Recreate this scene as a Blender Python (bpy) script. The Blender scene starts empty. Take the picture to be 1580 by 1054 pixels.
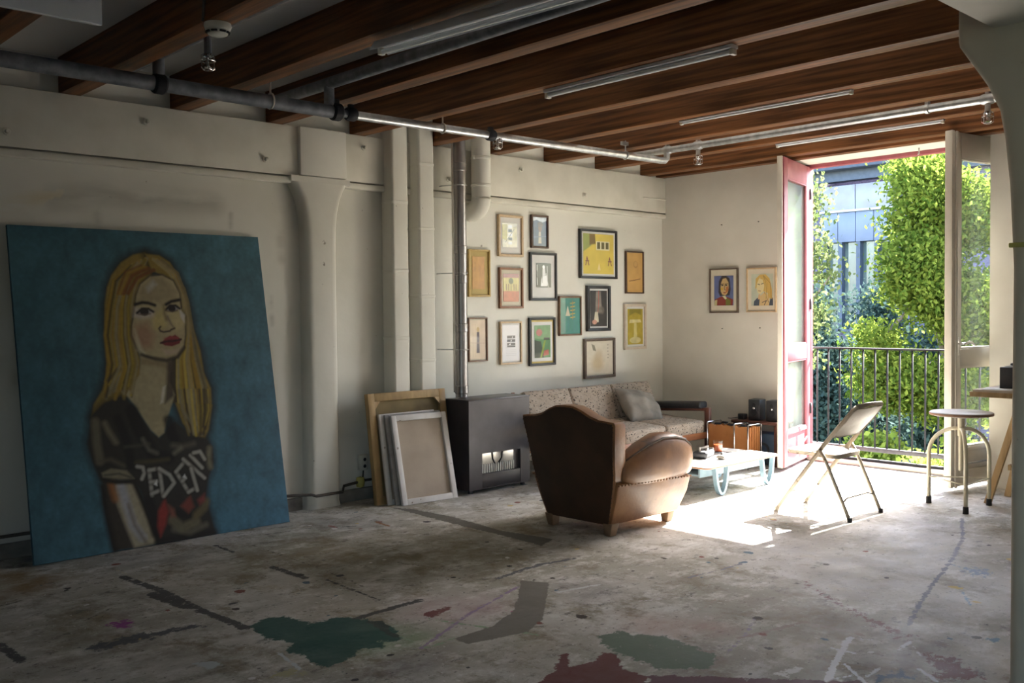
import bpy, bmesh, math, random
import numpy as np
from mathutils import Vector, Matrix

random.seed(7)
np.random.seed(7)
SC = bpy.context.scene
COL = SC.collection
PI = math.pi

# ------------------------------------------------------------------ camera
YAW, PITCH, ROLL, FPX = math.radians(46.750346), math.radians(-1.7404207), math.radians(-0.54490112), 1489.83
CAM = Vector((0.0, -6.2914, 1.45))
_f = Vector((math.cos(PITCH) * math.cos(YAW), math.cos(PITCH) * math.sin(YAW), math.sin(PITCH)))
_r0 = Vector((math.sin(YAW), -math.cos(YAW), 0))
_u0 = _r0.cross(_f)
_r = math.cos(ROLL) * _r0 + math.sin(ROLL) * _u0
_u = -math.sin(ROLL) * _r0 + math.cos(ROLL) * _u0
cam_data = bpy.data.cameras.new('camera')
cam = bpy.data.objects.new('camera', cam_data)
COL.objects.link(cam)
cam.matrix_world = Matrix(((_r.x, _u.x, -_f.x, CAM.x), (_r.y, _u.y, -_f.y, CAM.y), (_r.z, _u.z, -_f.z, CAM.z), (0, 0, 0, 1)))
cam_data.sensor_width = 36
cam_data.lens = FPX / 1580 * 36
cam_data.clip_end = 300
SC.camera = cam

# ------------------------------------------------------------------ world, sun, exposure
SUN_DIR = Vector((-1, 0.037, -0.828)).normalized()      # the way the light travels
world = bpy.data.worlds.new('sky')
SC.world = world
world.use_nodes = True
wn = world.node_tree
sky = wn.nodes.new('ShaderNodeTexSky')
sky.sky_type = 'NISHITA'
sky.sun_disc = False
sky.sun_elevation = math.radians(40)
sky.sun_rotation = math.atan2(-SUN_DIR.x, -SUN_DIR.y)
sky.air_density = 1.0
sky.dust_density = 2.0
bg = wn.nodes['Background']
wn.links.new(sky.outputs[0], bg.inputs[0])
bg.inputs[1].default_value = 0.5
sun_data = bpy.data.lights.new('sun', 'SUN')
sun_data.energy = 19.0
sun_data.angle = math.radians(0.53)
sun_data.color = (1.0, 0.965, 0.91)
sun = bpy.data.objects.new('sun', sun_data)
COL.objects.link(sun)
sun.rotation_euler = SUN_DIR.to_track_quat('-Z', 'Y').to_euler()
sun.location = (30, -2, 25)


def portal(loc, rot, sx, sy):
    d = bpy.data.lights.new('sky_portal', 'AREA')
    d.shape = 'RECTANGLE'
    d.size, d.size_y = sx, sy
    d.cycles.is_portal = True
    o = bpy.data.objects.new('sky_portal', d)
    COL.objects.link(o)
    o.location, o.rotation_euler = loc, rot


portal((8.62, -2.35, 1.45), (0, PI / 2, 0), 2.8, 1.85)
for py in (-9.6,):  # at the unseen back-wall opening, added for fill skylight
    portal((-3.3, py, 1.75), (0, -PI / 2, 0), 1.9, 2.2)
vs = SC.view_settings
vs.view_transform = 'Standard'
vs.look = 'None'
vs.exposure = 2.1
vs.gamma = 1
vs.use_curve_mapping = False


# ------------------------------------------------------------------ pixel helpers (measure the place from the photograph)
def ray(px, py):
    return _f + _r * ((px - 790) / FPX) - _u * ((py - 527) / FPX)


def at_z(px, py, z=0.0):
    d = ray(px, py)
    return CAM + d * ((z - CAM.z) / d.z)


def at_x(px, py, x):
    d = ray(px, py)
    return CAM + d * ((x - CAM.x) / d.x)


def at_y(px, py, y=0.0):
    d = ray(px, py)
    return CAM + d * ((y - CAM.y) / d.y)


# ------------------------------------------------------------------ materials
MATS = {}


def srgb(r, g, b):
    def c(v):
        v /= 255
        return v / 12.92 if v <= 0.04045 else ((v + 0.055) / 1.055) ** 2.4
    return (c(r), c(g), c(b), 1)


def mat(name, col, rough=0.6, metal=0.0, col2=None, scale=6.0, stretch=(1, 1, 1), lo=0.35, hi=0.7, detail=6.0,
        bump=0.0, bscale=None, spec=0.5, coat=0.0, specks=None, speck_scale=60, speck_amt=0.62):
    m = bpy.data.materials.new(name)
    m.use_nodes = True
    nt = m.node_tree
    N, L = nt.nodes, nt.links
    b = N['Principled BSDF']
    b.inputs['Roughness'].default_value = rough
    b.inputs['Metallic'].default_value = metal
    b.inputs['Specular IOR Level'].default_value = spec
    b.inputs['Coat Weight'].default_value = coat
    b.inputs['Base Color'].default_value = col
    tc = N.new('ShaderNodeTexCoord')
    mp = N.new('ShaderNodeMapping')
    mp.inputs['Scale'].default_value = stretch
    L.new(tc.outputs['Object'], mp.inputs[0])
    cur = None
    if col2 is not None:
        nz = N.new('ShaderNodeTexNoise')
        nz.inputs['Scale'].default_value = scale
        nz.inputs['Detail'].default_value = detail
        L.new(mp.outputs[0], nz.inputs['Vector'])
        mr = N.new('ShaderNodeMapRange')
        mr.inputs[1].default_value, mr.inputs[2].default_value = lo, hi
        L.new(nz.outputs['Fac'], mr.inputs[0])
        mx = N.new('ShaderNodeMix')
        mx.data_type = 'RGBA'
        L.new(mr.outputs[0], mx.inputs['Factor'])
        mx.inputs['A'].default_value, mx.inputs['B'].default_value = col, col2
        cur = mx.outputs['Result']
    if specks is not None:
        nz = N.new('ShaderNodeTexNoise')
        nz.inputs['Scale'].default_value = speck_scale
        nz.inputs['Detail'].default_value = 3
        L.new(mp.outputs[0], nz.inputs['Vector'])
        mr = N.new('ShaderNodeMapRange')
        mr.inputs[1].default_value, mr.inputs[2].default_value = speck_amt, speck_amt + 0.05
        L.new(nz.outputs['Fac'], mr.inputs[0])
        mx = N.new('ShaderNodeMix')
        mx.data_type = 'RGBA'
        L.new(mr.outputs[0], mx.inputs['Factor'])
        if cur:
            L.new(cur, mx.inputs['A'])
        else:
            mx.inputs['A'].default_value = col
        mx.inputs['B'].default_value = specks
        cur = mx.outputs['Result']
    if cur:
        L.new(cur, b.inputs['Base Color'])
    if bump:
        nb = N.new('ShaderNodeTexNoise')
        nb.inputs['Scale'].default_value = bscale or scale * 3
        nb.inputs['Detail'].default_value = 5
        L.new(mp.outputs[0], nb.inputs['Vector'])
        bp = N.new('ShaderNodeBump')
        bp.inputs['Strength'].default_value = bump
        bp.inputs['Distance'].default_value = 0.01
        L.new(nb.outputs['Fac'], bp.inputs['Height'])
        L.new(bp.outputs[0], b.inputs['Normal'])
    MATS[name] = m
    return m


def mat_attr(name, rough=0.5, coat=0.0, bump=0.15, bscale=220):
    m = mat(name, (0.5, 0.5, 0.5, 1), rough, bump=bump, bscale=bscale, coat=coat)
    a = m.node_tree.nodes.new('ShaderNodeAttribute')
    a.attribute_name = 'paint'
    m.node_tree.links.new(a.outputs['Color'], m.node_tree.nodes['Principled BSDF'].inputs['Base Color'])
    return m


def mat_glass(name, tint=(1, 1, 1, 1), haze=0.0, hazecol=(0.8, 0.85, 0.85, 1)):
    m = bpy.data.materials.new(name)
    m.use_nodes = True
    N, L = m.node_tree.nodes, m.node_tree.links
    N.remove(N['Principled BSDF'])
    tr = N.new('ShaderNodeBsdfTransparent')
    tr.inputs[0].default_value = tint
    gl = N.new('ShaderNodeBsdfGlossy')
    gl.inputs['Roughness'].default_value = 0.02
    fr = N.new('ShaderNodeFresnel')
    fr.inputs[0].default_value = 1.45
    mx = N.new('ShaderNodeMixShader')
    ge = N.new('ShaderNodeNewGeometry')
    inv = N.new('ShaderNodeMath')
    inv.operation = 'SUBTRACT'
    inv.inputs[0].default_value = 1.0
    L.new(ge.outputs['Backfacing'], inv.inputs[1])
    fm = N.new('ShaderNodeMath')
    fm.operation = 'MULTIPLY'
    L.new(inv.outputs[0], fm.inputs[0])
    L.new(fr.outputs[0], fm.inputs[1])
    L.new(fm.outputs[0], mx.inputs[0])
    L.new(tr.outputs[0], mx.inputs[1])
    L.new(gl.outputs[0], mx.inputs[2])
    out = mx.outputs[0]
    if haze:
        df = N.new('ShaderNodeBsdfDiffuse')
        df.inputs[0].default_value = hazecol
        tl = N.new('ShaderNodeBsdfTranslucent')
        tl.inputs[0].default_value = hazecol
        ad = N.new('ShaderNodeMixShader')
        ad.inputs[0].default_value = 0.5
        L.new(df.outputs[0], ad.inputs[1])
        L.new(tl.outputs[0], ad.inputs[2])
        nz = N.new('ShaderNodeTexNoise')
        nz.inputs['Scale'].default_value = 2.5
        mr = N.new('ShaderNodeMapRange')
        mr.inputs[3].default_value, mr.inputs[4].default_value = haze * 0.4, haze * 1.6
        L.new(nz.outputs['Fac'], mr.inputs[0])
        m2 = N.new('ShaderNodeMixShader')
        L.new(mr.outputs[0], m2.inputs[0])
        L.new(out, m2.inputs[1])
        L.new(ad.outputs[0], m2.inputs[2])
        out = m2.outputs[0]
    L.new(out, N['Material Output'].inputs[0])
    MATS[name] = m
    return m


def mat_leaf(name, a, b, trans=0.5):
    m = bpy.data.materials.new(name)
    m.use_nodes = True
    N, L = m.node_tree.nodes, m.node_tree.links
    N.remove(N['Principled BSDF'])
    g = N.new('ShaderNodeNewGeometry')
    mx = N.new('ShaderNodeMix')
    mx.data_type = 'RGBA'
    mx.inputs['A'].default_value, mx.inputs['B'].default_value = a, b
    L.new(g.outputs['Random Per Island'], mx.inputs['Factor'])
    df = N.new('ShaderNodeBsdfDiffuse')
    tl = N.new('ShaderNodeBsdfTranslucent')
    L.new(mx.outputs['Result'], df.inputs[0])
    L.new(mx.outputs['Result'], tl.inputs[0])
    ms = N.new('ShaderNodeMixShader')
    ms.inputs[0].default_value = trans
    L.new(df.outputs[0], ms.inputs[1])
    L.new(tl.outputs[0], ms.inputs[2])
    L.new(ms.outputs[0], N['Material Output'].inputs[0])
    MATS[name] = m
    return m


plaster = mat('plaster', (0.72, 0.70, 0.63, 1), 0.75, col2=(0.60, 0.58, 0.50, 1), scale=1.6, lo=0.4, hi=0.8, bump=0.12, bscale=14,
              specks=(0.25, 0.22, 0.18, 1), speck_scale=17, speck_amt=0.735)
plaster_far = mat('plaster_far', (0.68, 0.645, 0.575, 1), 0.8, col2=(0.6, 0.565, 0.495, 1), scale=2.2, bump=0.15, bscale=18)
white_trim = mat('white_trim', (0.70, 0.675, 0.59, 1), 0.6, col2=(0.6, 0.575, 0.49, 1), scale=4, bump=0.06, bscale=30)
ceil_white = mat('ceiling_white', (0.82, 0.81, 0.79, 1), 0.8, col2=(0.74, 0.73, 0.71, 1), scale=2)
joist_wood = mat('joist_wood', (0.08, 0.031, 0.0115, 1), 0.5, col2=(0.235, 0.095, 0.034, 1), scale=3.0, stretch=(12, 0.45, 12), lo=0.38, hi=0.66, spec=0.2,
                 bump=0.12, bscale=12, specks=(0.05, 0.02, 0.01, 1), speck_scale=2.6, speck_amt=0.72)
galv = mat('galvanised_steel', (0.42, 0.43, 0.44, 1), 0.38, 0.85, col2=(0.62, 0.63, 0.63, 1), scale=22)
pipe_dark = mat('dark_pipe', (0.13, 0.14, 0.16, 1), 0.55, 0.4, col2=(0.24, 0.25, 0.27, 1), scale=18)
iron_black = mat('black_iron', (0.016, 0.017, 0.02, 1), 0.65, 0.0, spec=0.3, col2=(0.028, 0.028, 0.031, 1), scale=20)
chrome = mat('chrome', (0.75, 0.75, 0.76, 1), 0.15, 1.0)
steel_flue = mat('steel_flue', (0.42, 0.40, 0.40, 1), 0.38, 0.9, col2=(0.30, 0.29, 0.29, 1), scale=4, stretch=(1, 1, 0.3))
red_paint = mat('red_paint', (0.27, 0.05, 0.07, 1), 0.55, col2=(0.34, 0.085, 0.10, 1), scale=9, spec=0.9)
door_white = mat('door_white', (0.70, 0.65, 0.56, 1), 0.45, col2=(0.63, 0.58, 0.49, 1), scale=6)
black_plastic = mat('black_plastic', (0.02, 0.021, 0.025, 1), 0.45, col2=(0.03, 0.031, 0.035, 1), scale=30)
heater_grey = mat('heater_enamel', (0.045, 0.043, 0.05, 1), 0.35, 0.2, col2=(0.06, 0.057, 0.065, 1), scale=10)
leather = mat('leather', (0.15, 0.06, 0.021, 1), 0.48, col2=(0.32, 0.15, 0.055, 1), scale=4.5, lo=0.42, hi=0.72, bump=0.12, bscale=55,
              specks=(0.07, 0.03, 0.014, 1), speck_scale=7, speck_amt=0.66, coat=0.08)
leather_dark = mat('worn_back_leather', (0.042, 0.021, 0.010, 1), 0.55, col2=(0.075, 0.037, 0.018, 1), scale=5, bump=0.1, bscale=50)
tweed = mat('tweed', (0.40, 0.335, 0.275, 1), 0.95, col2=(0.31, 0.255, 0.205, 1), scale=25, specks=(0.05, 0.04, 0.036, 1), speck_scale=85,
            speck_amt=0.59, stretch=(0.5, 1, 1), bump=0.3, bscale=120)
teak = mat('teak', (0.20, 0.075, 0.035, 1), 0.42, col2=(0.33, 0.14, 0.06, 1), scale=4, stretch=(0.6, 6, 6))
teak_dark = mat('dark_teak', (0.085, 0.028, 0.02, 1), 0.45, col2=(0.13, 0.05, 0.03, 1), scale=6)
grey_cloth = mat('grey_linen', (0.27, 0.245, 0.215, 1), 0.9, col2=(0.21, 0.19, 0.165, 1), scale=14, bump=0.15, bscale=150)
pine = mat('pine_wood', (0.50, 0.335, 0.16, 1), 0.6, col2=(0.36, 0.22, 0.09, 1), scale=5, stretch=(5, 5, 0.7))
pine_old = mat('old_stretcher_wood', (0.42, 0.28, 0.12, 1), 0.65, col2=(0.27, 0.17, 0.075, 1), scale=6, stretch=(3, 3, 0.8))
canvas_raw = mat('raw_canvas', (0.44, 0.365, 0.29, 1), 0.9, col2=(0.36, 0.29, 0.225, 1), scale=3.5, bump=0.15, bscale=260)
canvas_old = mat('stained_canvas', (0.25, 0.19, 0.09, 1), 0.9, col2=(0.15, 0.11, 0.06, 1), scale=5)
chipped_white = mat('chipped_white', (0.70, 0.68, 0.66, 1), 0.6, col2=(0.60, 0.56, 0.52, 1), scale=9, specks=(0.25, 0.2, 0.16, 1), speck_scale=20, speck_amt=0.68)
blue_steel = mat('pale_blue_steel', (0.16, 0.24, 0.29, 1), 0.45, 0.1, col2=(0.21, 0.30, 0.35, 1), scale=12)
table_white = mat('table_top_paint', (0.68, 0.66, 0.62, 1), 0.5, col2=(0.58, 0.56, 0.52, 1), scale=5, specks=(0.3, 0.28, 0.25, 1), speck_scale=18, speck_amt=0.7)
orange_leather = mat('orange_leather', (0.47, 0.19, 0.06, 1), 0.55, col2=(0.38, 0.14, 0.04, 1), scale=7)
chair_metal = mat('chair_beige_metal', (0.36, 0.31, 0.24, 1), 0.4, 0.25, col2=(0.27, 0.22, 0.16, 1), scale=8, specks=(0.14, 0.09, 0.05, 1), speck_scale=25, speck_amt=0.66)
cream_metal = mat('cream_enamel', (0.66, 0.60, 0.44, 1), 0.4, col2=(0.58, 0.52, 0.37, 1), scale=9, specks=(0.25, 0.19, 0.12, 1), speck_scale=30, speck_amt=0.7)
seat_grey = mat('stool_seat', (0.42, 0.40, 0.40, 1), 0.45, col2=(0.34, 0.32, 0.32, 1), scale=10)
seat_edge = mat('plywood_edge', (0.25, 0.13, 0.08, 1), 0.6, col2=(0.34, 0.2, 0.12, 1), scale=20)
rubber = mat('rubber', (0.02, 0.02, 0.02, 1), 0.8, col2=(0.035, 0.035, 0.035, 1), scale=20)
paper = mat('paper', (0.72, 0.71, 0.68, 1), 0.8, col2=(0.66, 0.65, 0.62, 1), scale=8)
lamp_white = mat('lamp_enamel', (0.72, 0.74, 0.77, 1), 0.25, col2=(0.66, 0.68, 0.71, 1), scale=5)
tube_white = mat('fluorescent_tube', (0.8, 0.82, 0.84, 1), 0.2, col2=(0.76, 0.78, 0.8, 1), scale=5)
plastic_white = mat('aged_white_plastic', (0.68, 0.66, 0.58, 1), 0.45, col2=(0.62, 0.6, 0.52, 1), scale=8)
navy = mat('navy_box', (0.025, 0.045, 0.075, 1), 0.6, col2=(0.035, 0.06, 0.095, 1), scale=10)
yellowish = mat('yellow_paint', (0.50, 0.46, 0.12, 1), 0.6, col2=(0.4, 0.38, 0.12, 1), scale=20)
cable_dark = mat('cable_dark', (0.05, 0.042, 0.035, 1), 0.7, col2=(0.1, 0.085, 0.07, 1), scale=20)
tea = mat('tea', (0.55, 0.10, 0.02, 1), 0.1, col2=(0.62, 0.13, 0.03, 1), scale=10)
glass_door = mat_glass('door_glass', (0.96, 0.98, 0.97, 1), haze=0.012)
glass_dusty = mat_glass('dusty_door_glass', (0.93, 0.96, 0.94, 1), haze=0.11, hazecol=(.62, .72, .66, 1))
glass_cup = mat_glass('cup_glass', (0.97, 0.97, 0.97, 1))
paint_mat = mat_attr('oil_paint', 0.5, coat=0.1)
art_mat = mat_attr('framed_art', 0.5, coat=0.5, bump=0)


# ------------------------------------------------------------------ mesh helpers
class MB:
    def __init__(self):
        self.v, self.f = [], []

    def add(self, vs, fs):
        o = len(self.v)
        self.v += [tuple(p) for p in vs]
        self.f += [tuple(i + o for i in f) for f in fs]
        return self

    def box(self, x0, x1, y0, y1, z0, z1, M=None):
        vs = [Vector((x, y, z)) for z in (z0, z1) for y in (y0, y1) for x in (x0, x1)]
        if M is not None:
            vs = [M @ p for p in vs]
        return self.add(vs, [(0, 2, 3, 1), (4, 5, 7, 6), (0, 1, 5, 4), (2, 6, 7, 3), (0, 4, 6, 2), (1, 3, 7, 5)])

    def bar(self, p, q, w, t, up=(0, 0, 1)):
        p, q = Vector(p), Vector(q)
        d = (q - p)
        L = d.length
        d.normalize()
        s = d.cross(Vector(up))
        if s.length < 1e-4:
            s = d.cross(Vector((1, 0, 0)))
        s.normalize()
        n = s.cross(d)
        M = Matrix(((d.x, s.x, n.x, p.x), (d.y, s.y, n.y, p.y), (d.z, s.z, n.z, p.z), (0, 0, 0, 1)))
        return self.box(0, L, -w / 2, w / 2, -t / 2, t / 2, M)

    def loft(self, rings, cap=True, closed=False):
        n = len(rings[0])
        vs = [p for r in rings for p in r]
        fs = []
        m = len(rings)
        for i in range(m if closed else m - 1):
            a, b = i * n, ((i + 1) % m) * n
            for k in range(n):
                fs.append((a + k, a + (k + 1) % n, b + (k + 1) % n, b + k))
        if cap and not closed:
            fs.append(tuple(range(n - 1, -1, -1)))
            fs.append(tuple((m - 1) * n + k for k in range(n)))
        return self.add(vs, fs)

    def tube(self, pts, r, n=10, cap=True, closed=False, flat=None):
        pts = [Vector(p) for p in pts]
        m = len(pts)
        rs = r if isinstance(r, (list, tuple)) else [r] * m
        rings = []
        nrm = None
        for i in range(m):
            if closed:
                t = pts[(i + 1) % m] - pts[i - 1]
            else:
                t = pts[min(i + 1, m - 1)] - pts[max(i - 1, 0)]
            t.normalize()
            if nrm is None:
                nrm = t.cross(Vector((0, 0, 1)))
                if nrm.length < 0.05:
                    nrm = t.cross(Vector((1, 0, 0)))
            nrm = nrm - t * nrm.dot(t)
            nrm.normalize()
            b = t.cross(nrm)
            fl = flat or 1.0
            rings.append([pts[i] + (nrm * math.cos(a) + b * math.sin(a) * fl) * rs[i] for a in [2 * PI * k / n for k in range(n)]])
        return self.loft(rings, cap, closed)

    def lathe(self, prof, n=24, c=(0, 0, 0)):
        c = Vector(c)
        return self.loft([[c + Vector((r * math.cos(2 * PI * k / n), r * math.sin(2 * PI * k / n), z)) for k in range(n)] for r, z in prof])

    def prism(self, poly, axis, a, b):
        def P(u, v, w):
            return {'x': (w, u, v), 'y': (u, w, v), 'z': (u, v, w)}[axis]
        return self.loft([[P(u, v, a) for u, v in poly], [P(u, v, b) for u, v in poly]])

    def build(self, name, m, parent=None, smooth=False, bevel=0.0, seg=2, angle=40, sub=0, loc=None, rotz=None):
        me = bpy.data.meshes.new(name)
        me.from_pydata(self.v, [], self.f)
        bm = bmesh.new()
        bm.from_mesh(me)
        bmesh.ops.recalc_face_normals(bm, faces=bm.faces)
        if bevel:
            es = [e for e in bm.edges if len(e.link_faces) == 2 and e.calc_face_angle(0) > math.radians(angle)]
            bmesh.ops.bevel(bm, geom=es, offset=bevel, segments=seg, profile=0.5, affect='EDGES', clamp_overlap=True)
        bm.to_mesh(me)
        bm.free()
        if smooth or bevel:
            me.polygons.foreach_set('use_smooth', [True] * len(me.polygons))
            if not smooth or smooth == 'auto':
                try:
                    me.set_sharp_from_angle(angle=math.radians(35))
                except Exception:
                    pass
        me.materials.append(m)
        o = bpy.data.objects.new(name, me)
        COL.objects.link(o)
        if parent is not None:
            o.parent = parent
        if loc is not None:
            o.location = loc
        if rotz is not None:
            o.rotation_euler = (0, 0, rotz)
        if sub:
            s = o.modifiers.new('sub', 'SUBSURF')
            s.levels = s.render_levels = sub
        return o


def tag(o, label=None, cat=None, group=None, kind=None):
    if label:
        o['label'] = label
    if cat:
        o['category'] = cat
    if group:
        o['group'] = group
    if kind:
        o['kind'] = kind
    return o


def thing(name, label, cat, loc=(0, 0, 0), rotz=0.0, group=None, kind=None):
    o = bpy.data.objects.new(name, None)
    o.empty_display_size = 0.1
    COL.objects.link(o)
    o.location = loc
    o.rotation_euler = (0, 0, rotz)
    return tag(o, label, cat, group, kind)


def struct(o, label=None):
    o['kind'] = 'structure'
    if label:
        o['label'] = label
    return o


def copy_tree(o, parent=None):
    c = o.copy()
    COL.objects.link(c)
    c.parent = parent
    for ch in list(o.children):
        copy_tree(ch, c)
    return c


def rrect(cx, cy, hx, hy, r, n=5):
    pts = []
    for sx, sy, a0 in ((1, 1, 0), (-1, 1, PI / 2), (-1, -1, PI), (1, -1, 1.5 * PI)):
        for k in range(n):
            a = a0 + (PI / 2) * k / (n - 1)
            pts.append((cx + sx * (hx - r) + r * math.cos(a), cy + sy * (hy - r) + r * math.sin(a)))
    return pts


def pillow_mesh(sx, sy, sz, n=14, p=3.0, e=0.45, wr=0.0, seed=1):
    """a soft stuffed cushion: grid top and bottom meeting at a seam"""
    rnd = random.Random(seed)
    ph = [rnd.uniform(0, 6.28) for _ in range(6)]
    mb = MB()
    vs, fs = [], []
    for s in (1, -1):
        for j in range(n + 1):
            for i in range(n + 1):
                x, y = -1 + 2 * i / n, -1 + 2 * j / n
                k = max(0.0, (1 - abs(x) ** p) * (1 - abs(y) ** p)) ** e
                w = wr * math.sin(5 * x + 3 * y + ph[0]) * math.sin(4 * y - 2.5 * x + ph[1]) * k if s > 0 else 0
                pin = 1 - 0.05 * (1 - abs(x) ** 2) * (abs(y) > 0.99) - 0.0
                vs.append((x * sx / 2 * (1 - 0.06 * (1 - y * y) * abs(x) ** 6), y * sy / 2 * (1 - 0.06 * (1 - x * x) * abs(y) ** 6), s * (k * sz / 2 + 0.004) + w))
    m = (n + 1) * (n + 1)
    for s in (0, 1):
        for j in range(n):
            for i in range(n):
                a = s * m + j * (n + 1) + i
                q = (a, a + 1, a + n + 2, a + n + 1)
                fs.append(q if s == 0 else q[::-1])
    rim = [i for i in range(n + 1)] + [j * (n + 1) + n for j in range(1, n + 1)] + [n * (n + 1) + i for i in range(n - 1, -1, -1)] + [j * (n + 1) for j in range(n - 1, 0, -1)]
    for k in range(len(rim)):
        a, b = rim[k], rim[(k + 1) % len(rim)]
        fs.append((a, a + m, b + m, b))
    return mb.add(vs, fs)


def place(o, M):
    o.matrix_local = M
    return o


# ------------------------------------------------------------------ tiny painter: colours on a grid of points
class Paint:
    def __init__(self, w, h, base):
        self.w, self.h = w, h
        self.a = np.zeros((h, w, 3))
        self.a[:] = np.array(base[:3])
        self.X, self.Y = np.meshgrid(np.linspace(0, 1, w), np.linspace(0, 1, h))     # y up from 0 to 1
        self.asp = h / w

    def mix(self, m, c):
        m = m[..., None]
        self.a = self.a * (1 - m) + np.array(c[:3]) * m

    def sd(self, P, closed=True):
        X, Y = self.X, self.Y * self.asp
        P = [(x, y * self.asp) for x, y in P]
        d = np.full(X.shape, 1e9)
        ins = np.zeros(X.shape, bool)
        n = len(P)
        for i in range(n if closed else n - 1):
            (x0, y0), (x1, y1) = P[i], P[(i + 1) % n]
            ex, ey = x1 - x0, y1 - y0
            t = np.clip(((X - x0) * ex + (Y - y0) * ey) / (ex * ex + ey * ey + 1e-12), 0, 1)
            d = np.minimum(d, np.hypot(X - x0 - t * ex, Y - y0 - t * ey))
            if closed:
                c = ((y0 > Y) != (y1 > Y))
                ins ^= c & (X < (x1 - x0) * (Y - y0) / (y1 - y0 + 1e-12) + x0)
        return np.where(ins, -d, d) if closed else d

    def poly(self, P, c, soft=0.006, op=1.0):
        soft *= .75
        self.mix(np.clip(0.5 - self.sd(P) / soft, 0, 1) * op, c)

    def line(self, P, c, w, soft=0.006, op=1.0):
        self.mix(np.clip(0.5 - (self.sd(P, False) - w / 2) / soft, 0, 1) * op, c)

    def ell(self, x, y, rx, ry, c, op=1.0, soft=0.15):
        d = np.hypot((self.X - x) / rx, (self.Y - y) / ry)
        self.mix(np.clip((1 - d) / soft, 0, 1) * op, c)

    def noise(self, amt, cell=8, sx=1.0, sy=1.0):
        h, w = self.h, self.w
        cell = cell * max(1.0, min(h, w) / 48) if w < 120 else cell
        gh, gw = max(2, int(h / cell * sy)), max(2, int(w / cell * sx))
        g = np.random.rand(gh + 1, gw + 1)
        yy, xx = np.linspace(0, gh - 1e-3, h), np.linspace(0, gw - 1e-3, w)
        yi, xi = yy.astype(int), xx.astype(int)
        fy, fx = (yy - yi)[:, None], (xx - xi)[None, :]
        v = (g[yi][:, xi] * (1 - fy) * (1 - fx) + g[yi + 1][:, xi] * fy * (1 - fx) + g[yi][:, xi + 1] * (1 - fy) * fx + g[yi + 1][:, xi + 1] * fy * fx)
        self.a = np.clip(self.a * (1 + (v[..., None] - 0.5) * 2 * amt), 0, 1)

    def mesh(self, name, corners, m, parent):
        """corners: bottom-left, bottom-right, top-left as points"""
        bl, br, tl = [np.array(c, float) for c in corners]
        h, w = self.h, self.w
        co = bl + self.X[..., None] * (br - bl) + self.Y[..., None] * (tl - bl)
        return grid_object(name, co, self.a, m, parent, 'paint')


def grid_object(name, co, colr, m, parent, attr):
    h, w = co.shape[:2]
    me = bpy.data.meshes.new(name)
    idx = np.arange(h * w).reshape(h, w)
    q = np.stack([idx[:-1, :-1], idx[:-1, 1:], idx[1:, 1:], idx[1:, :-1]], -1).reshape(-1, 4)
    me.vertices.add(h * w)
    me.vertices.foreach_set('co', co.reshape(-1).astype(np.float32))
    me.loops.add(q.size)
    me.loops.foreach_set('vertex_index', q.reshape(-1).astype(np.int32))
    me.polygons.add(len(q))
    me.polygons.foreach_set('loop_start', (np.arange(len(q)) * 4).astype(np.int32))
    me.polygons.foreach_set('loop_total', np.full(len(q), 4, np.int32))
    me.update(calc_edges=True)
    ca = me.color_attributes.new(attr, 'FLOAT_COLOR', 'POINT')
    full = np.ones((h * w, 4), np.float32)
    full[:, :colr.shape[-1]] = colr.reshape(h * w, -1)
    ca.data.foreach_set('color', full.reshape(-1))
    me.materials.append(m)
    o = bpy.data.objects.new(name, me)
    COL.objects.link(o)
    if parent is not None:
        o.parent = parent
    return o


# ================================================================== THE ROOM
XF = 8.087          # inner face of the balcony wall
XD = 8.45           # plane of the door frame
YR = -12.0          # side wall out of view
XB = -3.0           # wall behind the camera
DY0, DY1, DZ = -1.44, -3.28, 2.83   # the balcony opening


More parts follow.
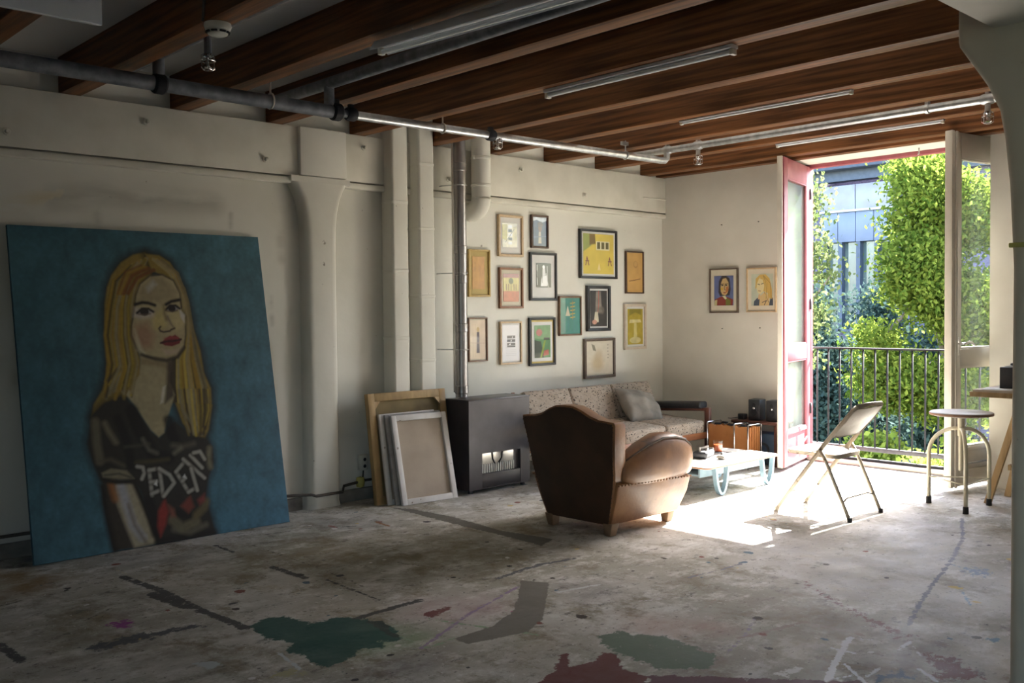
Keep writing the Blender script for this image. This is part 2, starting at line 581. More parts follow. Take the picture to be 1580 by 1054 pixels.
# ---- floor with its paint stains
def build_floor():
    xs = np.concatenate([np.linspace(XB - 0.25, 1.2, 12)[:-1], np.arange(1.2, 6.0, 0.0112), np.arange(6.0, 8.6, 0.03), [8.62]])
    ys = np.concatenate([np.linspace(YR - 0.25, -6.0, 12)[:-1], np.arange(-6.0, 0.02, 0.0125), [0.05]])
    X, Y = np.meshgrid(xs, ys)
    C = np.zeros(X.shape + (4,))
    T = np.zeros(X.shape + (4,))
    T[..., :3] = .3

    def stain(P, c, w=0.03, closed=True, width=0.03, op=1.0, soft=False):
        W = [at_z(x, y) for x, y in P]
        pts = [(p.x, p.y) for p in W]
        d = np.full(X.shape, 1e9)
        ins = np.zeros(X.shape, bool)
        n = len(pts)
        for i in range(n if closed else n - 1):
            (x0, y0), (x1, y1) = pts[i], pts[(i + 1) % n]
            ex, ey = x1 - x0, y1 - y0
            t = np.clip(((X - x0) * ex + (Y - y0) * ey) / (ex * ex + ey * ey + 1e-12), 0, 1)
            d = np.minimum(d, np.hypot(X - x0 - t * ex, Y - y0 - t * ey))
            if closed:
                cr = ((y0 > Y) != (y1 > Y))
                ins ^= cr & (X < (x1 - x0) * (Y - y0) / (y1 - y0 + 1e-12) + x0)
        s = np.where(ins, -d, d) if closed else d - width / 2
        m = np.clip(0.5 - s / (2 * w), 0, 1) * op
        if soft:
            k = (m / np.maximum(m + T[..., 3], 1e-6))[..., None]
            T[..., :3] = np.where(m[..., None] > 0, T[..., :3] * (1 - k) + np.array(c) * k, T[..., :3])
            T[..., 3] = np.maximum(T[..., 3], m)
            return
        sel = (m >= C[..., 3]) & (m > 0)
        rim = (C[..., 3] == 0) & (s < 3 * w)
        C[sel, :3] = c
        C[rim, :3] = c
        C[..., 3] = np.maximum(C[..., 3], m)

    lin = lambda r, g, b: srgb(r, g, b)[:3]
    # broad washes of old paint and grime, plus bluish skylight painted in at right
    for P_, c_, w_, o_ in [
        ([(0, 885), (70, 878), (110, 890), (60, 915), (0, 925)], (125, 98, 48), .10, .85), ([(425, 850), (520, 846), (560, 858), (500, 872)], (150, 125, 70), .10, .7),
        ([(400, 850), (700, 822), (830, 845), (760, 885), (600, 900), (480, 890)], (104, 97, 66), .25, .75), ([(820, 800), (880, 835), (960, 850), (850, 850), (760, 815)], (112, 100, 66), .15, .75),
        ([(0, 930), (250, 900), (430, 960), (380, 1054), (0, 1060)], (98, 94, 78), .30, .55), ([(230, 850), (420, 830), (470, 880), (330, 920), (220, 890)], (110, 104, 80), .2, .6),
        ([(1230, 850), (1400, 845), (1440, 900), (1350, 925), (1270, 910)], (196, 198, 206), .2, .7), ([(1100, 840), (1300, 900), (1500, 1000), (1540, 860), (1450, 800)], (176, 178, 190), .3, .45),  # second wash: bluish skylight from the balcony put into the floor tone
        ([(960, 950), (1100, 955), (1150, 975), (1050, 985), (960, 975)], (172, 132, 120), .12, .6), ([(640, 925), (760, 915), (800, 940), (700, 965), (620, 950)], (176, 148, 152), .12, .6),
        ([(500, 985), (640, 965), (700, 985), (560, 1015)], (120, 152, 112), .10, .7), ([(560, 1030), (690, 1000), (660, 1040), (520, 1060)], (98, 92, 96), .12, .75),
        ([(0, 862), (70, 850), (130, 852), (60, 880)], (62, 72, 86), .10, .7), ([(120, 850), (300, 838), (330, 862), (180, 885)], (92, 96, 100), .15, .55),
        ([(860, 900), (930, 895), (960, 915), (900, 930)], (108, 102, 106), .10, .6), ([(1180, 930), (1320, 940), (1330, 985), (1200, 985)], (138, 122, 104), .18, .6),
        ([(1330, 960), (1480, 985), (1500, 1054), (1330, 1054)], (120, 112, 124), .2, .6), ([(1180, 985), (1280, 980), (1260, 1020), (1190, 1010)], (140, 124, 70), .12, .6),
        ([(700, 985), (860, 960), (900, 1000), (800, 1040)], (150, 140, 118), .2, .5), ([(1040, 1000), (1150, 1010), (1180, 1050), (1060, 1050)], (130, 116, 120), .15, .5),
        ([(900, 870), (1050, 860), (1080, 890), (940, 900)], (150, 148, 140), .2, .5), ([(450, 800), (560, 790), (600, 812), (480, 830)], (96, 98, 106), .15, .5), ([(380, 960), (470, 935), (620, 940), (560, 960)], (140, 128, 92), .12, .55),
    ]:
        stain(P_, lin(*c_), w_, op=o_, soft=True)
    # strong patches
    stain([(385, 968), (405, 955), (440, 950), (480, 962), (520, 952), (560, 955), (590, 962), (612, 972), (622, 988), (585, 990), (600, 1000), (560, 1002),
           (545, 1012), (510, 1030), (480, 1024), (470, 1012), (438, 1005), (450, 992), (410, 985)], lin(20, 76, 72), 0.03)
    stain([(556, 958), (590, 958), (622, 984), (600, 986)], lin(30, 52, 50), 0.02)
    stain([(162, 963), (190, 955), (216, 960), (205, 968), (178, 972)], lin(140, 60, 140), 0.04, op=.75)
    stain([(110, 1003), (200, 978), (300, 962), (330, 965), (240, 985), (150, 1008)], lin(74, 78, 86), 0.05, op=.72)
    stain([(803, 896), (848, 899), (842, 930), (838, 955), (815, 975), (770, 985), (722, 993), (700, 986), (760, 966), (790, 945), (800, 920)], lin(112, 109, 102), 0.012)
    stain([(603, 783), (640, 786), (700, 798), (770, 818), (855, 832), (835, 842), (790, 830), (690, 806)], lin(96, 94, 88), 0.02)
    stain([(918, 982), (960, 974), (1030, 982), (1112, 1012), (1100, 1032), (1020, 1035), (940, 1005)], lin(92, 112, 96), 0.035, op=.85)
    stain([(832, 1054), (860, 1030), (862, 1010), (876, 1008), (880, 1028), (915, 1022), (932, 1006), (950, 1010), (962, 1032), (1000, 1045), (1000, 1060), (832, 1062)], lin(98, 30, 34), 0.02)
    stain([(1000, 1042), (1100, 1044), (1200, 1048), (1330, 1050), (1330, 1062), (1000, 1062)], lin(90, 38, 58), 0.03)
    stain([(650, 945), (695, 935), (700, 940), (670, 953), (655, 952)], lin(110, 48, 48), 0.025, op=.75)
    stain([(1225, 885), (1260, 905), (1320, 940), (1370, 962), (1420, 985), (1400, 995), (1330, 960), (1240, 905)], lin(120, 84, 88), 0.06, op=.66)
    stain([(1420, 1005), (1480, 1015), (1530, 1050), (1440, 1052)], lin(112, 70, 78), 0.05, op=.7)
    stain([(1470, 872), (1530, 876), (1545, 890), (1490, 892)], lin(120, 138, 165), 0.06, op=.62)
    stain([(1520, 983), (1545, 985), (1540, 992), (1522, 990)], lin(60, 110, 140), 0.03, op=.8)
    stain([(1190, 1040), (1230, 1025), (1245, 1030), (1215, 1048)], lin(225, 225, 225), 0.03, op=.7)
    stain([(1340, 1040), (1400, 1030), (1420, 1050), (1350, 1056)], lin(70, 92, 120), 0.05, op=.65)
    stain([(296, 1024), (330, 1018), (346, 1026), (320, 1034)], lin(175, 185, 190), 0.02, op=.9)
    stain([(400, 1040), (460, 1028), (480, 1040), (420, 1052)], lin(170, 165, 130), 0.04, op=.62)
    # strokes
    dk = lin(66, 67, 70)
    for P, c, wd in [
        ([(190, 890), (250, 912), (300, 938), (380, 970)], dk, .055), ([(240, 917), (290, 936)], dk, .09),
        ([(0, 995), (32, 1020)], dk, .05), ([(332, 842), (360, 852)], dk, .03), ([(420, 875), (470, 892)], dk, .05), ([(500, 970), (580, 945), (650, 926)], dk, .045),
        ([(770, 892), (830, 872), (885, 862)], lin(88, 90, 98), .04), ([(505, 895), (585, 926)], dk, .02), ([(555, 860), (700, 880), (800, 860)], lin(105, 100, 90), .012),
        ([(1484, 800), (1486, 830), (1468, 865), (1440, 900), (1420, 930), (1402, 965)], lin(112, 116, 132), .028),
        ([(1060, 892), (1110, 880), (1150, 868)], lin(120, 122, 135), .02), ([(600, 975), (660, 1000), (700, 985)], lin(145, 165, 140), .02),
        ([(650, 1000), (720, 950), (800, 905)], lin(150, 130, 165), .022), ([(660, 955), (830, 980)], lin(140, 165, 135), .018),
        ([(1312, 984), (1298, 1005), (1284, 1035), (1274, 1054)], lin(225, 228, 235), .028), ([(1308, 984), (1352, 988)], lin(225, 228, 235), .010),
        ([(1284, 1000), (1318, 1008)], lin(225, 228, 235), .016), ([(1300, 1022), (1322, 1042), (1336, 1054)], lin(225, 228, 235), .016), ([(1278, 1048), (1318, 1042)], lin(225, 228, 235), .012),
        ([(1386, 1002), (1404, 990)], lin(215, 218, 225), .018), ([(1410, 998), (1420, 1012)], lin(215, 218, 225), .012), ([(1338, 1045), (1358, 1030)], lin(215, 218, 225), .012),
        ([(1418, 1032), (1446, 1052)], lin(215, 218, 225), .012), ([(860, 914), (925, 902)], lin(200, 204, 205), .02), ([(985, 928), (1020, 924)], lin(205, 200, 210), .014),
        ([(610, 800), (680, 800), (720, 808)], lin(200, 198, 190), .014), ([(250, 860), (340, 845), (400, 838)], lin(190, 186, 172), .012), ([(180, 880), (240, 905), (290, 935)], lin(185, 180, 160), .012),
        ([(380, 838), (430, 855), (500, 880), (560, 905)], lin(85, 82, 74), .010), ([(0, 935), (90, 915), (180, 893)], lin(90, 86, 78), .012), ([(0, 975), (130, 958), (180, 935)], lin(92, 88, 80), .010),
        ([(430, 1008), (465, 1034)], lin(190, 200, 205), .014), ([(760, 940), (810, 945)], lin(185, 120, 150), .010), ([(1120, 1010), (1145, 985), (1165, 955)], lin(150, 140, 165), .014),
        ([(380, 800), (440, 790), (545, 792)], lin(80, 80, 84), .02), ([(410, 825), (480, 815), (550, 812)], lin(84, 84, 88), .018), ([(580, 805), (600, 812)], lin(140, 95, 55), .03),
        ([(505, 811), (520, 814)], lin(140, 70, 66), .025), ([(1000, 970), (1060, 955), (1105, 925)], lin(170, 150, 140), .014), ([(1480, 905), (1498, 935)], lin(100, 140, 175), .012),
        ([(1140, 985), (1240, 960), (1330, 980)], lin(150, 135, 125), .03),
    ]:
        stain(P, c, 0.013, False, wd * 1.05 + .003, op=.95 if sum(c) > 1.5 else .74)
    rnd = random.Random(11)
    for k in range(230):         # spilled drops
        x, y = rnd.uniform(1.6, 6.3), rnd.uniform(-5.6, -.3)
        c = rnd.choice([(30, 30, 34), (210, 210, 210), (205, 205, 200), (60, 62, 70), (70, 100, 120), (120, 60, 50), (190, 170, 110), (52, 44, 40)])
        r = rnd.choice([.008, .01, .013, .018, .026])
        s = np.hypot(X - x, (Y - y) * rnd.uniform(.6, 1.6)) - r
        m = np.clip(0.5 - s / .024, 0, 1)
        sel = m > C[..., 3]
        C[sel, :3] = lin(*c)
        C[..., 3] = np.maximum(C[..., 3], m)
    m = bpy.data.materials.new('painted_floor')
    m.use_nodes = True
    N, L = m.node_tree.nodes, m.node_tree.links
    b = N['Principled BSDF']
    tc = N.new('ShaderNodeTexCoord')

    def noise(scale, detail=6, st=(1, 1, 1), rough=.55):
        mp = N.new('ShaderNodeMapping')
        mp.inputs['Scale'].default_value = st
        L.new(tc.outputs['Object'], mp.inputs[0])
        n = N.new('ShaderNodeTexNoise')
        n.inputs['Scale'].default_value = scale
        n.inputs['Detail'].default_value = detail
        n.inputs['Roughness'].default_value = rough
        L.new(mp.outputs[0], n.inputs[0])
        return n.outputs['Fac']

    def rng(s, a, c, lo=0.0, hi=1.0):
        r = N.new('ShaderNodeMapRange')
        for i, v in enumerate((a, c, lo, hi)):
            r.inputs[i + 1].default_value = v
        L.new(s, r.inputs[0])
        return r.outputs[0]

    def mixc(f, A, B):
        x = N.new('ShaderNodeMix')
        x.data_type = 'RGBA'
        L.new(f, x.inputs['Factor'])
        for s, v in (('A', A), ('B', B)):
            if isinstance(v, tuple):
                x.inputs[s].default_value = v
            else:
                L.new(v, x.inputs[s])
        return x.outputs['Result']

    base = mixc(rng(noise(1.1, 5), .40, .62), (0.35, 0.335, 0.285, 1), (0.55, 0.54, 0.515, 1))
    base = mixc(rng(noise(4.2, 12, (1, 1.35, 1), .75), .49, .60), base, (0.66, 0.655, 0.635, 1))
    base = mixc(rng(noise(2.6, 12, (1.3, 1, 1), .75), .51, .62, 0, .9), base, (0.23, 0.20, 0.14, 1))
    base = mixc(rng(noise(6.5, 12, (1, 1.5, 1), .8), .55, .63, 0, .9), base, (0.12, 0.115, 0.11, 1))
    base = mixc(rng(noise(2.2, 8, (1, 1, 1), .7), .60, .72, 0, .6), base, (0.33, 0.27, 0.14, 1))
    base = mixc(rng(noise(31, 5, (1, 1.3, 1), .6), .63, .68, 0, .9), base, (0.08, 0.08, 0.085, 1))
    base = mixc(rng(noise(27, 4, (1.6, 1, 1), .6), .64, .69, 0, .85), base, (0.74, 0.74, 0.73, 1))
    tn = N.new('ShaderNodeAttribute')
    tn.attribute_name = 'tone'
    tm_ = N.new('ShaderNodeMath')
    tm_.operation = 'MULTIPLY'
    L.new(tn.outputs['Alpha'], tm_.inputs[0])
    L.new(rng(noise(3.5, 10, (1, 1.4, 1), .7), .36, .6, .15, 1.0), tm_.inputs[1])
    base = mixc(tm_.outputs[0], base, tn.outputs['Color'])
    at = N.new('ShaderNodeAttribute')
    at.attribute_name = 'stain'
    nn = rng(noise(17, 9, (1, 1.3, 1), .75), .25, .75, -.6, .6)
    ad = N.new('ShaderNodeMath')
    ad.operation = 'ADD'
    L.new(at.outputs['Alpha'], ad.inputs[0])
    L.new(nn, ad.inputs[1])
    gate = N.new('ShaderNodeMath')
    gate.operation = 'MULTIPLY'
    L.new(rng(ad.outputs[0], .47, .58, 0, .93), gate.inputs[0])
    L.new(rng(at.outputs['Alpha'], .02, .12), gate.inputs[1])
    L.new(mixc(gate.outputs[0], base, at.outputs['Color']), b.inputs['Base Color'])
    L.new(rng(noise(4, 6), .3, .7, .55, .8), b.inputs['Roughness'])
    b.inputs['Specular IOR Level'].default_value = .3
    bp = N.new('ShaderNodeBump')
    bp.inputs['Strength'].default_value = .25
    bp.inputs['Distance'].default_value = .01
    L.new(noise(16, 8, (1, 1.5, 1)), bp.inputs['Height'])
    L.new(bp.outputs[0], b.inputs['Normal'])
    Z = np.zeros(X.shape)
    fo = grid_object('floor', np.stack([X, Y, Z], -1), C, m, None, 'stain')
    ta = fo.data.color_attributes.new('tone', 'FLOAT_COLOR', 'POINT')
    ta.data.foreach_set('color', T.reshape(-1).astype(np.float32))
    return fo


struct(build_floor(), 'worn grey studio floor spattered and stained with paint')
struct(MB().box(XB - .25, 8.6, YR - .25, .25, -.3, -.012).build('floor_slab', plaster_far))

# ---- walls


def wall_left():
    xs = np.concatenate([[XB - .25, -1.0, 0.5, 1.0], np.arange(1.3, 4.6, .016), [4.7, 6, 7, 8.6]])
    zs = np.concatenate([np.arange(0, 2.5, .018), [2.6, 3.05]])
    X, Z = np.meshgrid(xs, zs)
    C = np.zeros(X.shape + (4,))
    C[..., :3] = .2
    for P, c, wd, w, op in [
        ([(85, 306), (160, 300), (230, 308), (330, 316)], (95, 88, 76), .05, .09, .55), ([(225, 310), (258, 307), (290, 312)], (60, 56, 50), .03, .05, .62), ([(150, 322), (150, 345)], (90, 84, 74), .02, .03, .55),
        ([(0, 318), (50, 308), (95, 300)], (190, 165, 90), .03, .05, .6), ([(396, 470), (418, 560), (424, 690)], (190, 180, 110), .025, .035, .6), ([(405, 640), (420, 760)], (180, 172, 110), .02, .03, .55),
        ([(418, 460), (420, 500)], (70, 64, 56), .015, .02, .55), ([(356, 330), (356, 350)], (80, 74, 64), .01, .02, .6), ([(432, 350), (434, 400)], (120, 112, 96), .02, .04, .5),
        ([(520, 770), (560, 762), (585, 756)], (70, 64, 54), .08, .08, .6), ([(430, 790), (460, 784)], (90, 84, 70), .05, .06, .5), ([(0, 850), (40, 842)], (50, 46, 42), .06, .08, .6),
        ([(20, 430), (30, 520), (22, 600)], (150, 130, 80), .02, .04, .45)]:
        pts = [at_y(x, y, 0) for x, y in P]
        d = np.full(X.shape, 1e9)
        for a, b in zip(pts[:-1], pts[1:]):
            ex, ez = b.x - a.x, b.z - a.z
            t = np.clip(((X - a.x) * ex + (Z - a.z) * ez) / (ex * ex + ez * ez), 0, 1)
            d = np.minimum(d, np.hypot(X - a.x - t * ex, Z - a.z - t * ez))
        m = np.clip(.5 - (d - wd / 2) / (2 * w), 0, 1) * op
        C[m > C[..., 3], :3] = srgb(*c)[:3]
        C[..., 3] = np.maximum(C[..., 3], m)
    wm = plaster.copy()
    wm.name = 'scuffed_plaster'
    N, L = wm.node_tree.nodes, wm.node_tree.links
    b = N['Principled BSDF']
    old = b.inputs['Base Color'].links[0].from_socket
    at = N.new('ShaderNodeAttribute')
    at.attribute_name = 'stain'
    nz = N.new('ShaderNodeTexNoise')
    nz.inputs['Scale'].default_value = 22
    nz.inputs['Detail'].default_value = 8
    ad = N.new('ShaderNodeMath')
    ad.operation = 'MULTIPLY'
    mr = N.new('ShaderNodeMapRange')
    mr.inputs[1].default_value, mr.inputs[2].default_value = .36, .54
    L.new(nz.outputs['Fac'], mr.inputs[0])
    L.new(mr.outputs[0], ad.inputs[0])
    L.new(at.outputs['Alpha'], ad.inputs[1])
    mx = N.new('ShaderNodeMix')
    mx.data_type = 'RGBA'
    L.new(ad.outputs[0], mx.inputs['Factor'])
    L.new(old, mx.inputs['A'])
    L.new(at.outputs['Color'], mx.inputs['B'])
    L.new(mx.outputs['Result'], b.inputs['Base Color'])
    o = grid_object('wall_left', np.stack([X, np.zeros(X.shape), Z], -1), C, wm, None, 'stain')
    MB().box(XB - .25, 8.6, .004, .25, 0, 3.05).build('wall_core', plaster, o)
    return o


struct(wall_left(), 'long off-white plastered wall with scuffs behind the leaning portrait')
wf = MB()
wf.box(XF, 8.5, DY0, 0, 0, 3.05)
wf.box(XF, 8.5, YR, DY1, 0, 3.05)
wf.box(XF, 8.5, DY1, DY0, DZ, 3.05)
struct(wf.build('wall_far', plaster_far), 'cream plastered end wall around the balcony doors')
wb = MB()
yy = [YR, -10.7, -8.5, 0]  # gap left in this unseen wall, added to let fill skylight in
for a, b_ in zip(yy[0::2], yy[1::2]):
    wb.box(XB - .25, XB, a, b_, 0, 3.05)
for a, b_ in zip(yy[1::2][:-1], yy[2::2]):
    wb.box(XB - .25, XB, a, b_, 0, .8)
    wb.box(XB - .25, XB, a, b_, 2.7, 3.05)
struct(wb.build('wall_back', plaster_far))
struct(MB().box(XB - .25, 8.6, YR - .25, YR, 0, 3.05).build('wall_right', plaster_far))
struct(MB().box(XB - .25, 8.6, YR - .25, .25, 3.05, 3.2).build('ceiling', ceil_white), 'pale boarded ceiling above the wooden beams')

# ---- painted wall beam with its ledge and bolts
t1 = struct(MB().box(XB, XF, -.05, 0, 2.462, 2.822).build('trim_1', white_trim, bevel=.004), 'painted flat beam along the top of the long wall')
for px, py in [(10, 203), (226, 188), (409, 246), (561, 228), (692, 277), (803, 262), (901, 301), (698, 278)]:
    p = at_y(px, py, -.05)
    b = MB().lathe([(.022, 0), (.022, .008), (.013, .010), (.013, .03), (.009, .034), (.0, .034)], 12).build('bolt', white_trim, t1)
    b.rotation_euler = (PI / 2, 0, 0)
    b.location = (p.x, -.05, p.z)
struct(MB().box(XB, XF, -.058, 0, 2.405, 2.452).build('trim_2', white_trim, bevel=.012), 'narrow rounded ledge under the painted wall beam')
t3 = MB()
t3.tube([(7.72, -.052, 2.6), (7.9, -.052, 2.6), (8.08, -.052, 2.6)], .008, 6)
struct(t3.build('trim_3', white_trim), 'thin conduit on the wall beam by the corner')
struct(MB().box(XB, 3.74, -.03, 0, 0, .09).box(4.05, XF, -.03, 0, 0, .09).build('baseboard_left', mat('grimy_plinth', (0.30, 0.28, 0.24, 1), .8, col2=(0.12, 0.11, 0.1, 1), scale=5)), 'grimy low plinth along the long wall')
# cable running along the plinth
cb = MB()
cx = [(1.5, .14), (2.6, .135), (3.45, .135), (3.76, .12), (3.8, .105), (4.03, .105), (4.1, .13), (4.3, .15), (4.5, .15)]
cb.tube([(x, -.036 if not 3.75 < x < 4.06 else -.125, z) for x, z in cx], .011, 6)
tag(cb.build('wall_cable', cable_dark, smooth=True), 'dark cable running low along the long white wall', 'cable')


# ---- columns
def ring(cx, cy, hx, hy, r, z):
    return [(x, y, z) for x, y in rrect(cx, cy, hx, hy, r, 6)]


c1 = MB()
rg = []
for z, hx, d in [(0, .15, .10), (.04, .138, .10), (1.9, .138, .10), (2.08, .142, .10), (2.2, .155, .10), (2.3, .18, .10), (2.37, .212, .095), (2.42, .248, .085)]:
    rg.append(ring(3.905, 0, hx, d, min(.06, d * .7), z))
c1.loft(rg)
c1.box(3.66, 4.165, -.085, 0, 2.42, 2.462)
co1 = struct(c1.build('column_1', plaster, smooth='auto'), 'white wall pillar flaring into a capital beside the blue portrait')
MB().box(3.735, 4.135, -.09, 0, 2.468, 2.822).build('capital_block', plaster, co1, bevel=.012)
c2 = MB()
rg = []
for z, h in [(0, .215), (.05, .2), (.9, .2), (1.6, .197), (1.9, .208), (2.08, .222), (2.18, .235), (2.27, .262), (2.36, .31), (2.42, .348), (2.44, .352), (2.822, .352)]:
    rg.append(ring(3.99 - .0, -5.145, min(h, .30) if z > 2.2 else h, h, .055 if z < 2.2 else .03, z))
c2.loft(rg)
struct(c2.build('column_2', mat('grey_white_column', (0.66, 0.61, 0.49, 1), .7, col2=(0.56, 0.51, 0.4, 1), scale=2.5, bump=.1, bscale=20, specks=(.3, .26, .2, 1), speck_scale=14, speck_amt=.72), smooth='auto'),
       'freestanding white concrete column with flared head')
struct(MB().box(XB, XF, -5.32, -4.915, 2.46, 2.822).build('trim_4', white_trim, bevel=.015), 'white concrete beam crossing to the flared column')
ys_ = at_x(1571, 378, 3.79)
tag(MB().box(-.012, .0, -.03, .03, -.009, .009).build('paint_dab', yellowish, bevel=.004, loc=(3.79, ys_.y, ys_.z)), 'smear of yellow paint on the freestanding column', 'paint smear')

# ---- ceiling beams
ORD = ['wall plate', 'first', 'second', 'third', 'fourth', 'fifth', 'sixth', 'seventh', 'eighth', 'ninth', 'tenth', 'eleventh']
JX = [7.729, 7.038, 6.338, 5.633, 4.93, 4.22, 3.506, 2.798, 2.088, 1.378, .668]
b0 = MB().box(7.985, XF, YR, 0, 2.825, 3.05).build('ceiling_beam', joist_wood, bevel=.004)
tag(b0, 'thin brown wooden beam lying against the balcony wall', 'beam', 'brown wooden ceiling beams')
jm = MB().box(0, .125, YR, -.0, 2.825, 3.05)
j0 = None
for i, x in enumerate(JX):
    if j0 is None:
        j0 = o = jm.build('ceiling_beam', joist_wood, bevel=.005)
    else:
        o = j0.copy()
        COL.objects.link(o)
    o.location = (x, 0, 0)
    tag(o, 'brown wooden ceiling beam, the %s out from the balcony wall' % ORD[i + 1], 'beam', 'brown wooden ceiling beams')


# ---- doors
def door_leaf(name, hinge, free, top, m_face, m_glass, label, zmid=(.985, 1.125), zlow=.34, ztop=2.63):
    h, f = Vector((hinge[0], hinge[1], 0)), Vector((free[0], free[1], 0))
    W = (f - h).length
    a = math.atan2(f.y - h.y, f.x - h.x)
    root = thing(name, label, None, (h.x, h.y, 0), a, kind='structure')
    t, st, z0 = .052, .105, .035
    mb = MB().box(0, st, -t / 2, t / 2, z0, top)
    mb.build('hinge_stile', m_face, root, bevel=.004)
    MB().box(W - st, W, -t / 2, t / 2, z0, top).build('lock_stile', m_face, root, bevel=.004)
    for z_a, z_b, n in ((ztop, top, 'top_rail'), (zmid[0], zmid[1], 'middle_rail'), (z0, .16, 'bottom_rail')):
        MB().box(st, W - st, -t / 2, t / 2, z_a, z_b).build(n, m_face, root, bevel=.004)
    MB().box(st, W - st, -.012, .012, .16, zlow - .03).build('panel', m_face, root, bevel=.003)
    MB().box(st, W - st, -t / 2, t / 2, zlow - .03, zlow).build('panel_rail', m_face, root, bevel=.004)
    for z_a, z_b in ((zmid[1], ztop), (zlow, zmid[0])):
        MB().box(st - .01, W - st + .01, -.003, .003, z_a - .01, z_b + .01).build('glass_pane', m_glass, root)
        bd = MB()
        for s in (-1, 1):
            y0, y1 = s * .008, s * .022
            bd.box(st, st + .014, min(y0, y1), max(y0, y1), z_a, z_b).box(W - st - .014, W - st, min(y0, y1), max(y0, y1), z_a, z_b)
            bd.box(st, W - st, min(y0, y1), max(y0, y1), z_a, z_a + .014).box(st, W - st, min(y0, y1), max(y0, y1), z_b - .014, z_b)
        bd.build('glazing_bead', m_face, root)
    return root, W


R_H, R_F = (8.43, -1.475), (7.64, -1.675)
W_H, W_F = (8.43, -3.25), (7.70, -3.125)
d1, W1 = door_leaf('door_1', R_H, R_F, 2.805, red_paint, glass_dusty, 'open glazed balcony door with crimson frame')
# the inner side of the red leaf is white, as is its lock edge
MB().box(W1, W1 + .02, -.034, .012, .035, 2.81).build('edge_strip', door_white, d1, bevel=.003)
MB().box(W1 - .1, W1 - .005, -.034, -.0265, .035, 2.805).build('inner_face_strip', door_white, d1)
hk = MB().tube([(W1 - .02, .03, .86), (W1 - .02, .05, .88), (W1 - .02, .05, 1.0), (W1 - .02, .03, 1.02)], .006, 6)
dp = MB()
dp.tube([(.12, .03, .24), (.4, .05, .17), (W1 - .1, .03, .17)], .008, 6)
dp.build('bolt_rod', red_paint, d1, smooth=True)
d2, W2 = door_leaf('door_2', W_H, W_F, 2.825, door_white, glass_door, 'open glazed balcony door with cream painted frame and lever handle')
MB().box(W2 - .02, W2 + .02, -.035, .028, .03, 2.835).box(W2 - .055, W2 - .02, .026, .04, .03, 2.83).build('edge_moulding', door_white, d2, bevel=.006)
MB().box(.1, W2 - .1, -.0275, -.0262, .16, 2.8).box(0, .004, 0, .004, .1, .11)
for z_a, z_b, nm in ((.04, 2.82, 'outer_stile_paint'),):
    MB().box(.0, .104, -.0285, -.0262, z_a, z_b).box(W2 - .104, W2 - .03, -.0285, -.0262, z_a, z_b).build(nm, red_paint, d2)
hd = MB().tube([(W2 - .06, .028, 1.17), (W2 - .06, .085, 1.17), (W2 - .075, .092, 1.172), (W2 - .12, .092, 1.185), (W2 - .17, .09, 1.17), (W2 - .19, .088, 1.155)], .009, 8)
hd.box(W2 - .075, W2 - .045, .026, .032, 1.08, 1.22)
tag(hd.build('lever_handle', chrome, d2, smooth='auto'), 'curved metal lever handle')
MB().tube([(.12, .034, .21), (W2 - .14, .034, .21)], .008, 6).build('bolt_rod', galv, d2, smooth=True)
for z in (.45, 1.45, 2.5):
    MB().tube([(0.0, .03, z), (0.0, .03, z + .1)], .011, 8).build('hinge', galv, d2, smooth=True)
    MB().tube([(0.0, .03, z), (0.0, .03, z + .1)], .011, 8).build('hinge', iron_black, d1, smooth=True)
# frame in the opening
fr = thing('trim_5', 'door frame with crimson jambs in the balcony opening', None, (0, 0, 0), kind='structure')
MB().box(8.44, 8.52, DY0 - .045, DY0, 0, DZ).build('jamb', red_paint, fr, bevel=.004)
MB().box(8.44, 8.52, DY1, DY1 + .03, 0, DZ).build('jamb', door_white, fr, bevel=.004)
MB().box(8.44, 8.52, DY1 + .03, DY0 - .045, DZ - .035, DZ).build('head', red_paint, fr, bevel=.004)
MB().box(8.40, 8.56, DY1 + .03, DY0 - .045, 0, .045).build('threshold', door_white, fr, bevel=.006)
MB().box(8.43, 8.47, DY1 + .03, DY0 - .045, .0455, .07).build('weather_bar', iron_black, fr, bevel=.003)
hx = at_z(1390, 237, DZ - .01)
MB().tube([(8.28, -2.62, DZ), (8.28, -2.62, DZ - .05), (8.26, -2.62, DZ - .06)], .006, 6).build('hook', galv, fr, smooth=True)

# ---- balcony railing
XR = 8.60
rail = thing('balcony_railing', 'black iron balcony railing with thin upright bars', 'railing', (XR, -2.36, 0))
rl = rail.location
MB().box(-.02, .02, -1.05, 1.05, 1.068, 1.085).build('top_rail', iron_black, rail, bevel=.003)
MB().box(-.02, .02, -1.05, 1.05, .115, .155).build('bottom_rail', mat('railing_grey', (.09, .09, .10, 1), .5, .3, col2=(.13, .13, .14, 1), scale=15), rail, bevel=.003)
bar0 = None
yb = at_x(1261, 600, XR).y
st = (at_x(1448, 600, XR).y - yb) / 10
for k in range(-2, 16):
    y = yb + st * k + 2.36
    if not -1.03 < y < 1.03:
        continue
    if bar0 is None:
        bar0 = o = MB().tube([(0, 0, .15), (0, 0, 1.07)], .0085, 8).build('baluster', iron_black, rail, smooth=True)
    else:
        o = bar0.copy()
        COL.objects.link(o)
        o.parent = rail
    o.location = (0, y, 0)
for y in (.99, -1.03):
    for z in (.12, 1.03):
        MB().box(-.1, .02, y, y + .04, z, z + .03).build('bracket', iron_black, rail)


